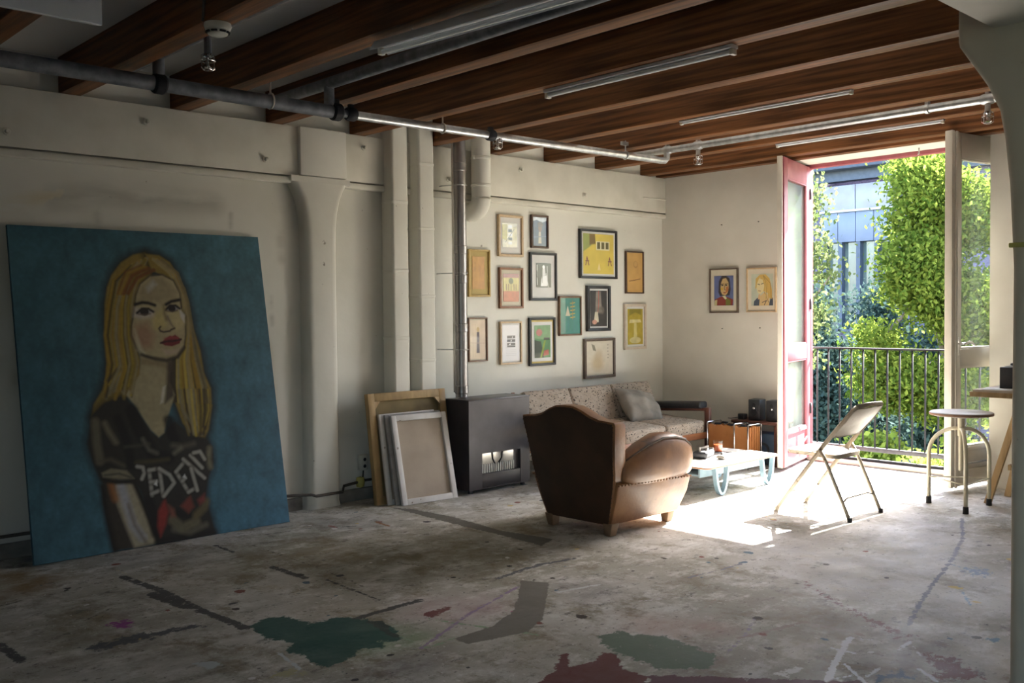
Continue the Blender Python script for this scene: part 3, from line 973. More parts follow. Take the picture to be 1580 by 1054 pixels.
# ================================================================== PIPES AND FITTINGS
def coupling(root, p, r, m=iron_black, axis='x', L=.07):
    d = {'x': Vector((1, 0, 0)), 'y': Vector((0, 1, 0)), 'z': Vector((0, 0, 1))}[axis]
    p = Vector(p)
    mb = MB().tube([p - d * L / 2, p - d * L / 3, p + d * L / 3, p + d * L / 2], [r * 1.15, r * 1.35, r * 1.35, r * 1.15], 14)
    s = Vector((0, 0, 1)) if axis != 'z' else Vector((1, 0, 0))
    mb.box(p.x - .018, p.x + .018, p.y - .012, p.y + .012, p.z + r * 1.2, p.z + r * 1.9)
    return mb.build('coupling', m, root, smooth='auto')


YM = -1.0
mp = thing('sprinkler_main_pipe', 'long sprinkler main pipe, dark then galvanised, under the beams along the wall', 'pipe', (0, YM, 2.744))
MB().tube([(XB + .1, 0, 0), (1, 0, 0), (3.46, 0, -.006)], .042, 16).build('dark_pipe_run', pipe_dark, mp, smooth='auto')
MB().tube([(3.44, 0, -.008), (3.58, 0, -.006)], .026, 12).build('reducer', pipe_dark, mp, smooth='auto')
MB().tube([(3.56, 0, -.006), (5.2, 0, .008), (6.78, 0, .022), (6.845, 0, .028), (6.873, 0, .05), (6.88, 0, .11)], .029, 14).build('galvanised_pipe_run', galv, mp, smooth='auto')
for x, r in ((2.294, .042), (3.452, .042), (3.565, .033), (4.782, .031)):
    coupling(mp, (x, 0, -.003 if x < 3.6 else .006), r)
for x, h in ((2.294, .155), (3.402, .165)):
    MB().tube([(x, 0, .03), (x, 0, h)], .033, 12).build('riser', pipe_dark, mp, smooth='auto')
for x in (2.985, 4.329, 6.31):
    z = -.0 if x < 3.5 else (.0 if x < 5 else .018)
    r = .046 if x < 3.5 else .033
    hg = MB().tube([(x, r * math.cos(a), z + r * math.sin(a)) for a in [2 * PI * k / 14 for k in range(14)]], .006, 6, closed=True)
    hg.tube([(x, 0, z + r), (x, 0, .30 if x < 5 else .14)], .006, 6)
    if x > 6:
        hg.box(x - .05, x + .035, -.012, .012, .10, .13)
    hg.build('hanger', plastic_white if x < 5 else galv, mp, smooth='auto')


def branch(name, x, z, y0, y1, r, m, label):
    root = thing(name, label, 'pipe', (x, y0, z))
    MB().tube([(0, 0, 0), (0, (y1 - y0) * .5, 0), (0, y1 - y0, 0)], r, 14).build('pipe_run', m, root, smooth='auto')
    return root


b1 = branch('sprinkler_branch_pipe', 2.294, 2.905, -.3, -4.85, .034, pipe_dark, 'dark branch pipe between two beams near the smoke detector')
b2 = branch('sprinkler_branch_pipe', 3.402, 2.915, -.3, -4.85, .038, pipe_dark, 'thick dark branch pipe in the bay behind the nearer tube lamp')
b3 = branch('sprinkler_branch_pipe', 6.88, 2.864, -.6, -4.85, .029, galv, 'galvanised branch pipe crossing the bay before the balcony doors')
for y in (-1.0, -1.33, -3.3, -3.71):
    coupling(b3, (0, y + .6, 0), .027, galv, 'y', .09 if y != -3.3 else .03)


def sprinkler(pipe, x, y, zb, ztop, label):
    root = thing('sprinkler_head', label, None, Vector((x, y, ztop)) - pipe.location)
    root.parent = pipe
    H = ztop - zb
    MB().tube([(0, 0, 0), (0, 0, -H + .075)], .019, 10).build('drop_pipe', pipe_dark if x < 4 else galv, root, smooth='auto')
    MB().lathe([(.013, -H + .085), (.024, -H + .08), (.024, -H + .068), (.01, -H + .06), (.008, -H + .02), (.018, -H + .016), (.018, -H + .012), (0, -H + .012)], 12).build('nozzle', chrome, root, smooth='auto')
    cg = MB()
    for k in range(6):
        a = PI * 2 * k / 6
        c, s = math.cos(a), math.sin(a)
        cg.tube([(.02 * c, .02 * s, -H + .08), (.036 * c, .036 * s, -H + .07), (.036 * c, .036 * s, -H + .01), (.022 * c, .022 * s, -H)], .0028, 5)
    for z, r in ((-H + .045, .036), (-H + .001, .022)):
        cg.tube([(r * math.cos(a), r * math.sin(a), z) for a in [2 * PI * k / 12 for k in range(12)]], .0028, 5, closed=True)
    cg.build('wire_cage', chrome, root)
    return root


sprinkler(b1, 2.294, -1.60, 2.705, 2.875, 'caged sprinkler head hanging beside the smoke detector')
sprinkler(mp, 4.852, YM, 2.655, 2.725, 'caged sprinkler head under the main pipe near the flue')
sprinkler(b3, 6.88, -1.33, 2.70, 2.838, 'caged sprinkler head above the sofa end by the balcony wall')
sprinkler(b3, 6.88, -3.71, 2.70, 2.838, 'caged sprinkler head above the cream balcony door')

p = at_z(337, 38, 2.82)
sm = thing('smoke_detector', 'round white smoke detector fixed under a ceiling beam', 'smoke detector', (2.15, p.y, 2.823))
MB().lathe([(.0, 0), (.062, 0), (.064, -.012), (.058, -.03), (.05, -.035), (.046, -.05), (.03, -.058), (0, -.058)], 28).build('housing', plastic_white, sm, smooth='auto')
sl = MB()
for k in range(8):
    a = 2 * PI * k / 8
    sl.box(.0455, .055, -.014, .014, -.046, -.038, Matrix.Rotation(a, 4, 'Z'))
sl.build('vent_slot', black_plastic, sm)
tag(MB().tube([(2.085, p.y + .02, 2.828), (2.08, p.y, 2.86), (2.078, p.y - .02, 2.95), (2.078, p.y - .02, 3.05)], .007, 6).build('detector_cable', cable_dark, smooth=True), 'thin cable rising from the smoke detector over the beam', 'cable')


# fluorescent lamps under the beams
def tube_lamp(x, y0, y1, z, label, rot=0.0, rw=.058):
    L = abs(y1 - y0)
    root = thing('tube_lamp', label, 'lamp', (x, (y0 + y1) / 2, z), rot, 'fluorescent tube lamps under the beams')
    h = L / 2
    MB().box(-.03, .03, -h, h, .03, .065).build('batten', lamp_white, root, bevel=.004)
    rf = MB()
    for s in (-1, 1):
        rf.add([(s * .03, -h, .06), (s * rw, -h, .012), (s * rw, h, .012), (s * .03, h, .06), (s * .03, -h, .063), (s * (rw + .003), -h, .014), (s * (rw + .003), h, .014), (s * .03, h, .063)],
               [(0, 1, 2, 3), (4, 7, 6, 5), (0, 4, 5, 1), (2, 6, 7, 3), (1, 5, 6, 2), (0, 3, 7, 4)])
    rf.build('reflector', lamp_white, root)
    MB().tube([(0, -h + .03, .012), (0, h - .03, .012)], .013, 10).build('tube', tube_white, root, smooth='auto')
    for s in (-1, 1):
        MB().box(-.016, .016, s * (h - .02) - .012, s * (h - .02) + .012, -.003, .035).build('lamp_holder', plastic_white, root, bevel=.003)
    return root


a, b_ = at_z(584, 84, 2.745), at_z(905, -6, 2.745)
l1 = tube_lamp((a.x + b_.x) / 2, a.y, b_.y, 2.74, 'white reflector tube lamp under the beam nearest the smoke detector', math.atan2(b_.x - a.x, -(b_.y - a.y)))
for sy in (-.4, .4):
    MB().tube([(0, sy, .06), (0, sy, .09)], .004, 6).build('suspension', galv, l1)


def slim_lamp(x, y0, y1, label, k=1.0):
    root = thing('tube_lamp', label, 'lamp', (x, (y0 + y1) / 2, 2.825), group='fluorescent tube lamps under the beams')
    h = abs(y1 - y0) / 2
    MB().box(-.018 * k, .018 * k, -h, h, -.012 * k, 0).build('batten', lamp_white, root, bevel=.003)
    MB().tube([(0, -h + .02, -.02 * k), (0, h - .02, -.02 * k)], .008 * k, 10).build('tube', tube_white, root, smooth='auto')
    for s in (-1, 1):
        MB().box(-.012 * k, .012 * k, s * (h - .012) - .01, s * (h - .012) + .01, -.031 * k, -.012 * k).build('lamp_holder', plastic_white, root, bevel=.002)


slim_lamp(4.305, -2.05, -3.42, 'white tube lamp under the beam above the leather armchair', 1.7)
slim_lamp(5.735, -2.0, -3.33, 'slim tube lamp under a beam over the coffee table')
slim_lamp(7.14, -1.93, -3.31, 'slim tube lamp under the beam close to the balcony doors')

# white panel top left
wp = thing('hanging_panel', 'white panel hanging from the ceiling beams over the blue portrait', 'panel', (1.05, -2.37, 2.6))
MB().box(-.42, .42, -.012, .012, 0, .22).build('sheet', lamp_white, wp, bevel=.003)
MB().box(-.42, .42, -.02, .02, .2, .224).build('batten', white_trim, wp)

# ---- ducts, flue, vent
for x0, x1, js, lb in ((4.503, 4.662, (310, 416, 521), 'pale square duct rising against the wall next to the pillar'),
                       (4.765, 4.925, (252, 352, 456, 555), 'pale square duct rising against the wall next to the steel flue')):
    d = thing('wall_duct', lb, 'duct', ((x0 + x1) / 2, -.08, 0), group='square wall ducts')
    h = (x1 - x0) / 2
    MB().loft([[(x, y, z) for x, y in rrect(0, 0, h, .078, .022, 5)] for z in (0.1, 1.5, 3.048)]).build('duct_body', plaster, d, smooth='auto')
    for py in js:
        z = at_y(610 if x0 < 4.6 else 655, py, -.155).z
        MB().loft([[(x, y, zz) for x, y in rrect(0, 0, h + o, .078 + o, .024, 5)] for zz, o in ((z - .02, 0.0), (z - .012, .004), (z + .004, .005), (z + .006, 0.0))], cap=False).build('joint', plaster, d, smooth='auto')
fl = thing('flue_pipe', 'thin shiny steel flue pipe rising from the black heater', 'flue', (5.155, -.2, .745))
MB().tube([(0, 0, 0), (0, 0, 1.2), (0, 0, 2.3)], .052, 20).build('pipe_run', steel_flue, fl, smooth='auto')
for z in (.07, .58, .98, 1.22, 1.9):
    MB().lathe([(.053, z - .035), (.057, z - .03), (.057, z - .012), (.055, z), (.057, z + .012), (.057, z + .03), (.053, z + .035)], 20).build('collar', steel_flue, fl, smooth='auto')
for z in (.4, 1.03, 1.75):
    bk = MB().tube([(.058 * math.cos(a), .058 * math.sin(a), z) for a in [2 * PI * k / 16 for k in range(16)]], .005, 6, closed=True)
    bk.tube([(-.05, .02, z), (-.09, .12, z), (-.09, .198, z)], .005, 6)
    bk.build('wall_bracket', galv, fl)
MB().tube([(-.068, .01, 0.05), (-.068, .01, 2.3)], .008, 8).build('side_cable_duct', white_trim, fl, smooth=True)
vt = thing('vent_pipe', 'cream vent pipe with a ribbed elbow turning into the wall', 'pipe', (5.435, -.15, 2.42))
MB().tube([(0, 0, .0), (0, 0, .3), (0, 0, .628)], .082, 20).build('pipe_run', plaster, vt, smooth='auto')
el = MB()
pts, rs = [], []
for k in range(15):
    a = (PI / 2) * k / 14
    pts.append((0, .11 - .11 * math.cos(a), -.11 * math.sin(a)))
    rs.append(.082 + (.004 if k % 2 else 0))
pts.append((0, .15, -.11))
rs.append(.082)
el.tube(pts, rs, 20)
el.build('ribbed_elbow', plaster, vt, smooth=True)
for z in (.1, .33):
    MB().lathe([(.082, z - .012), (.087, z - .008), (.087, z + .008), (.082, z + .012)], 20).build('seam', plaster, vt, smooth='auto')
tag(MB().tube([(0, 0, 0), (0, -.02, 0)], .018, 8).build('clamp_knob', white_trim, vt, smooth=True, loc=(-.09, 0, .33)), 'small round clamp knob')

# socket with yellow cap below
p = at_y(557, 713, 0)
so = thing('wall_socket', 'white double wall socket with a yellow plug hanging below it', 'socket', (p.x, -.03, p.z))
MB().box(-.035, .035, -.02, .03, -.06, .06).build('socket_box', plastic_white, so, bevel=.008)
for z in (.026, -.026):
    MB().lathe([(.012, 0), (.014, -.002), (0, -.001)], 14).build('socket_face', black_plastic, so).matrix_local = Matrix.Translation((0, -.0205, z)) @ Matrix.Rotation(-PI / 2, 4, 'X')
MB().tube([(0, 0, -.06), (-.005, 0, -.11), (-.02, 0, -.13)], .006, 6).build('cord', cable_dark, so)
MB().lathe([(0, -.045), (.03, -.035), (.036, 0), (.03, .035), (0, .045)], 16, (-.03, -.0, -.15)).build('yellow_plug', yellowish, so, smooth=True)

# ================================================================== THE BIG PORTRAIT
PB = [Vector((1.785, -.325, .004)), Vector((3.448, -.345, .004)), Vector((3.405, -.045, 2.0)), Vector((1.765, -.04, 2.0))]      # bl br tr tl of the face
_px = [(50, 874), (448, 806), (396, 363), (8, 342)]
A = []
for (x, y), (u, v) in zip(_px, ((0, 0), (1, 0), (1, 1), (0, 1))):
    A.append([x, y, 1, 0, 0, 0, -u * x, -u * y, u])
    A.append([0, 0, 0, x, y, 1, -v * x, -v * y, v])
A = np.array(A, float)
Hm = np.append(np.linalg.solve(A[:, :8], A[:, 8]), 1).reshape(3, 3)


def uv(x, y):
    q = Hm @ np.array([x, y, 1.0])
    return (q[0] / q[2], q[1] / q[2])


def ZA(L):      # points read off the face close-up
    return [uv(120 + x / 4.217, 370 + y / 4.217) for x, y in L]


def ZB(L):      # points read off the torso close-up
    return [uv(120 + x / 4.052, 600 + y / 4.052) for x, y in L]


def portrait():
    c = lambda r, g, b: srgb(r, g, b)[:3]
    P = Paint(390, 476, c(62, 104, 118))
    P.mix(np.clip((P.X - .35) * .9, 0, 1) * np.clip(1 - P.Y * 1.3, 0, 1) * .8, c(58, 112, 146))
    P.noise(.16, 26)
    P.noise(.14, 7, 1, .5)
    P.noise(.08, 3)
    hair_l = ZA([(430, 65), (350, 80), (270, 130), (210, 210), (180, 290), (165, 400), (165, 520), (175, 640), (180, 760), (172, 880), (150, 960), (95, 1050)]) + ZB([(75, 160), (160, 75), (300, 30)]) + ZA([(400, 900), (395, 760), (345, 600), (350, 480), (400, 330), (470, 230), (470, 120)])
    hair_r = ZA([(430, 75), (520, 85), (590, 130), (640, 210), (690, 300), (720, 420), (745, 560), (790, 700), (815, 850), (860, 950), (866, 1050)]) + ZB([(835, 90), (815, 240), (790, 300), (720, 285), (650, 200), (600, 60)]) + ZA([(590, 900), (600, 770), (685, 700), (690, 480), (650, 330), (560, 220), (470, 180)])
    dark = c(34, 30, 22)
    for h in (hair_l, hair_r):
        P.line(h + h[:1], dark, .035, .03, .8)
        P.poly(h, c(140, 118, 54), .012)
    # torso
    shirt = ZB([(75, 150), (150, 75), (270, 20), (330, 80), (400, 180), (460, 260), (505, 295), (545, 250), (600, 190), (650, 230), (720, 285), (800, 300), (838, 350), (846, 450), (812, 560), (800, 680), (832, 790), (862, 905), (700, 948), (500, 972), (440, 760), (385, 620), (340, 560), (130, 560), (80, 440), (50, 330)])
    P.line(shirt + shirt[:1], dark, .025, .03, .7)
    P.poly(shirt, c(44, 41, 37), .012)
    P.poly(ZA([(560, 760), (700, 700), (720, 900), (700, 1040), (540, 1050)]) , c(66, 54, 36), .012)
    neck = ZA([(385, 690), (402, 760), (392, 860), (320, 960), (295, 1000)]) + ZB([(290, 15), (340, 75), (400, 165), (450, 240), (500, 288), (535, 260), (560, 150), (600, 20)]) + ZA([(590, 900), (600, 760)])
    P.poly(neck, c(168, 156, 122), .012)
    P.poly(ZA([(400, 740), (500, 762), (600, 770), (600, 830), (480, 800), (405, 790)]), c(138, 122, 88), .02, .8)
    P.poly(ZA([(575, 770), (610, 765), (620, 1000), (560, 1050), (570, 900)]), c(58, 44, 38), .02, .85)
    P.poly(ZA([(545, 940), (565, 930), (550, 1040), (530, 1050)]), c(210, 205, 190), .012, .8)
    arm = ZB([(145, 560), (340, 562), (390, 680), (440, 800), (500, 970), (350, 1002), (222, 1018), (190, 880), (150, 700)])
    P.poly(arm, c(58, 50, 42), .012)
    P.poly(ZB([(215, 580), (340, 570), (390, 690), (440, 810), (498, 965), (350, 1000), (300, 880), (240, 720)]), c(166, 156, 130), .02)
    P.line(ZB([(205, 590), (215, 640), (230, 680)]), c(165, 105, 55), .025, .02, .8)
    P.line(ZB([(265, 600), (300, 720), (340, 850), (400, 930)]), c(170, 172, 185), .03, .02, .8)
    P.line(ZB([(310, 720), (350, 850), (420, 960)]), c(125, 118, 105), .014, .012, .8)
    P.line(ZB([(150, 560), (230, 575), (345, 572)]), dark, .016, .012)
    P.line(ZB([(340, 560), (400, 700), (450, 830), (505, 970)]), dark, .02, .016)
    P.line(ZB([(145, 600), (170, 780), (225, 1015)]), dark, .022, .02)
    P.poly(ZB([(140, 515), (200, 487), (300, 500), (348, 552), (250, 556), (150, 543)]), c(132, 124, 100), .012)
    P.line(ZB([(160, 530), (250, 520), (330, 545)]), c(90, 84, 68), .008)
    for a_, w_, col in [([(100, 190), (110, 320), (130, 440)], .03, (112, 105, 84)), ([(160, 200), (190, 260), (230, 320)], .02, (120, 112, 90)), ([(130, 440), (200, 430), (280, 470)], .014, (92, 86, 70)),
                       ([(240, 170), (300, 320), (330, 470)], .035, (22, 21, 20)), ([(330, 120), (380, 240), (470, 400), (560, 420)], .05, (20, 19, 18)), ([(400, 300), (440, 370), (490, 390)], .012, (112, 108, 95)),
                       ([(290, 350), (380, 340), (440, 330)], .008, (82, 78, 66)), ([(560, 180), (580, 260), (600, 300)], .04, (18, 17, 17)), ([(590, 340), (650, 350), (720, 330)], .02, (92, 88, 74)),
                       ([(600, 390), (640, 360)], .014, (120, 116, 100)), ([(820, 360), (815, 430), (828, 480)], .02, (126, 120, 96)), ([(360, 450), (480, 440), (560, 430)], .012, (86, 78, 52)),
                       ([(500, 960), (620, 940), (850, 905)], .03, (26, 24, 22)), ([(600, 880), (700, 900), (800, 850)], .022, (100, 96, 80)), ([(620, 770), (700, 800), (740, 790)], .03, (24, 22, 20)),
                       ([(590, 820), (650, 870), (740, 830)], .035, (112, 104, 80)), ([(740, 790), (790, 740), (800, 700)], .03, (110, 98, 66)), ([(440, 700), (470, 800), (490, 900)], .04, (24, 22, 21))]:
        P.line(ZB(a_), c(*col), w_, .016, .85)
    red = c(150, 50, 44)
    P.poly(ZB([(500, 760), (540, 680), (565, 760), (548, 850), (515, 930), (495, 860)]), red, .02, .95)
    P.poly(ZB([(560, 720), (600, 750), (610, 800), (580, 800)]), c(140, 84, 68), .02, .8)
    P.poly(ZB([(640, 730), (700, 662), (725, 735), (690, 775)]), c(138, 62, 50), .02, .8)
    P.poly(ZB([(745, 690), (790, 650), (795, 700), (760, 725)]), c(138, 58, 56), .02, .8)
    lt = c(165, 162, 152)
    for s in ([(365, 475), (400, 480), (412, 515), (395, 555)], [(440, 495), (460, 660)], [(440, 500), (500, 488)], [(450, 575), (492, 570)], [(458, 650), (500, 632)],
              [(505, 490), (530, 665)], [(505, 490), (570, 530), (600, 580), (535, 665)], [(610, 510), (690, 640)], [(610, 510), (655, 455)], [(650, 570), (668, 550)], [(690, 640), (725, 620)],
              [(655, 430), (790, 550)], [(705, 490), (745, 630)], [(700, 405), (775, 485)], [(720, 390), (760, 380), (790, 430)]):
        P.line(ZB(s), dark, .026, .012, .7)
        P.line(ZB(s), lt, .0135, .008, .95)
    P.poly(ZB([(470, 590), (490, 560), (492, 600)]), c(225, 225, 220), .008)
    P.poly(ZB([(650, 545), (665, 525), (678, 555)]), c(215, 215, 212), .008)
    # hair strands
    rnd = random.Random(3)
    cols = [(172, 148, 48), (130, 112, 48), (90, 78, 48), (196, 168, 60), (124, 118, 94), (60, 50, 32), (158, 126, 40), (150, 140, 108)]
    for k in range(46):
        t = rnd.random()
        x0 = 440 - 130 * t
        xb = 370 - 195 * t + rnd.uniform(-15, 15)
        s = [(x0, 105 + 60 * t), (x0 - 75 - 30 * t, 250), (xb - 40 * (1 - t), 420), (xb - 30, 600), (xb, 780 + rnd.uniform(0, 60)), (xb - 30 - rnd.uniform(0, 80) * t, rnd.uniform(880, 1020))]
        P.line(ZA([(max(x, 168 + 8 * rnd.random()), y) for x, y in s]), c(*rnd.choice(cols)), rnd.uniform(.006, .014), .008, .8)
    for k in range(40):
        t = rnd.random()
        s = [(480 + 60 * t, 110 + 10 * t), (590 + 50 * t, 200), (672 + 34 * t, 380), (705 + 30 * t, 560), (640 + 140 * t, 760), (640 + 190 * t, 930), (650 + 200 * t, 1040)]
        P.line(ZA(s), c(*rnd.choice(cols)), rnd.uniform(.006, .013), .008, .8)
        s = [(620 + 190 * t, -10), (640 + 175 * t, 120), (690 + 105 * t, rnd.uniform(190, 280))]
        P.line(ZB(s), c(*rnd.choice(cols)), rnd.uniform(.006, .013), .008, .8)
    for k in range(10):
        t = rnd.random()
        P.line(ZA([(400 + 90 * t, 150 + 30 * t), (300 + 80 * t, 190 + 40 * t), (250 + 70 * t, 330)]), c(*rnd.choice([(120, 74, 34), (150, 120, 40), (92, 60, 34)])), .01, .008, .8)
    # face
    face = ZA([(372, 345), (400, 270), (460, 222), (540, 215), (610, 250), (650, 330), (662, 430), (688, 480), (690, 600), (680, 690), (640, 742), (570, 765), (500, 755), (430, 730), (380, 680), (345, 600), (345, 540), (362, 450)])
    P.line(face + face[:1], c(40, 32, 24), .014, .012, .9)
    P.poly(face, c(172, 158, 122), .008)
    P.poly(ZA([(390, 300), (470, 228), (550, 225), (640, 320), (640, 370), (520, 390), (380, 380)]), c(146, 134, 104), .04, .85)
    P.poly(ZA([(440, 290), (480, 250), (500, 270), (450, 320)]), c(190, 190, 192), .03, .6)
    P.poly(ZA([(370, 540), (440, 520), (490, 600), (470, 680), (400, 690), (355, 610)]), c(158, 116, 92), .05, .75)
    P.poly(ZA([(360, 420), (480, 440), (490, 480), (400, 490), (355, 480)]), c(188, 176, 172), .025, .75)
    P.poly(ZA([(575, 450), (670, 440), (688, 520), (640, 580), (600, 540)]), c(192, 178, 128), .03, .7)
    P.poly(ZA([(480, 480), (550, 420), (570, 540), (530, 570), (490, 560)]), c(186, 170, 106), .03, .7)
    P.poly(ZA([(650, 430), (688, 470), (684, 520), (660, 480)]), c(205, 202, 200), .012, .8)
    P.poly(ZA([(360, 560), (380, 700), (430, 728), (400, 660)]), c(196, 190, 160), .02, .7)
    P.poly(ZA([(540, 690), (600, 700), (660, 680), (640, 720), (570, 730)]), c(196, 172, 150), .02, .7)
    P.line(ZA([(405, 728), (480, 748), (570, 762), (640, 740), (684, 680)]), c(52, 42, 30), .012, .01, .9)
    blk = c(28, 23, 22)
    P.line(ZA([(365, 400), (410, 388), (450, 392), (492, 406)]), blk, .013, .008)
    P.line(ZA([(565, 402), (600, 382), (652, 372)]), blk, .013, .008)
    for cx_, cy_, s in ((428, 448, 1.0), (608, 428, .85)):
        P.poly(ZA([(cx_ - 50 * s, cy_ + 6), (cx_ - 20 * s, cy_ - 18), (cx_ + 22 * s, cy_ - 18), (cx_ + 50 * s, cy_), (cx_ + 20 * s, cy_ + 16), (cx_ - 20 * s, cy_ + 18)]), c(150, 146, 146), .006)
        e = ZA([(cx_ - 4, cy_)])[0]
        P.ell(e[0], e[1], .021 * s, .0155 * s, blk, 1, .3)
        P.line(ZA([(cx_ - 52 * s, cy_ + 8), (cx_ - 20 * s, cy_ - 19), (cx_ + 24 * s, cy_ - 19), (cx_ + 54 * s, cy_)]), blk, .010, .007)
        P.line(ZA([(cx_ - 40 * s, cy_ + 16), (cx_, cy_ + 20), (cx_ + 36 * s, cy_ + 12)]), c(92, 74, 66), .006, .006, .8)
    P.line(ZA([(550, 410), (556, 460), (570, 500)]), c(120, 108, 74), .012, .012, .8)
    P.line(ZA([(575, 480), (600, 530), (612, 545)]), c(120, 108, 92), .008, .008, .8)
    P.line(ZA([(530, 545), (520, 558), (530, 574), (552, 580), (590, 574), (600, 565), (622, 556)]), c(62, 50, 40), .007, .006)
    P.poly(ZA([(530, 652), (565, 622), (592, 604), (606, 608), (625, 598), (666, 628), (655, 655), (605, 674), (560, 668)]), c(116, 34, 40), .007)
    P.line(ZA([(532, 652), (570, 640), (610, 640), (664, 628)]), c(56, 16, 22), .008, .006)
    P.line(ZA([(560, 625), (600, 615), (640, 618)]), c(160, 66, 70), .01, .01, .7)
    P.noise(.10, 4)
    P.noise(.06, 14, .3, 1)
    P.a *= 1.0
    return P


pt = thing('portrait_painting', 'huge blue portrait painting of a long-haired blonde woman leaning on the wall', 'painting', (2.61, -.2, 0))
off = Vector(pt.location)
P = portrait()
bl, br, tr, tl = [q - off for q in PB]
X_, Y_ = P.X[..., None], P.Y[..., None]
co = (np.array(bl) * (1 - X_) + np.array(br) * X_) * (1 - Y_) + (np.array(tl) * (1 - X_) + np.array(tr) * X_) * Y_
nrm = (br - bl).cross(tl - bl).normalized()
if nrm.y > 0:
    nrm = -nrm
o = grid_object('painted_canvas', co + np.array(nrm) * .001, P.a, paint_mat, pt, 'paint')
cn = (bl + br + tr + tl) / 4
ins = lambda q, k, d: cn + (q - cn) * k - nrm * d
edge = MB().loft([[ins(q, 1, 0) for q in (bl, br, tr, tl)], [ins(q, 1, .03) for q in (bl, br, tr, tl)], [ins(q, .97, .03) for q in (bl, br, tr, tl)], [ins(q, .97, .012) for q in (bl, br, tr, tl)]], cap=False)
edge.build('canvas_edge', mat('blue_canvas_edge', srgb(48, 84, 98), .7, col2=srgb(58, 96, 110), scale=12), pt)


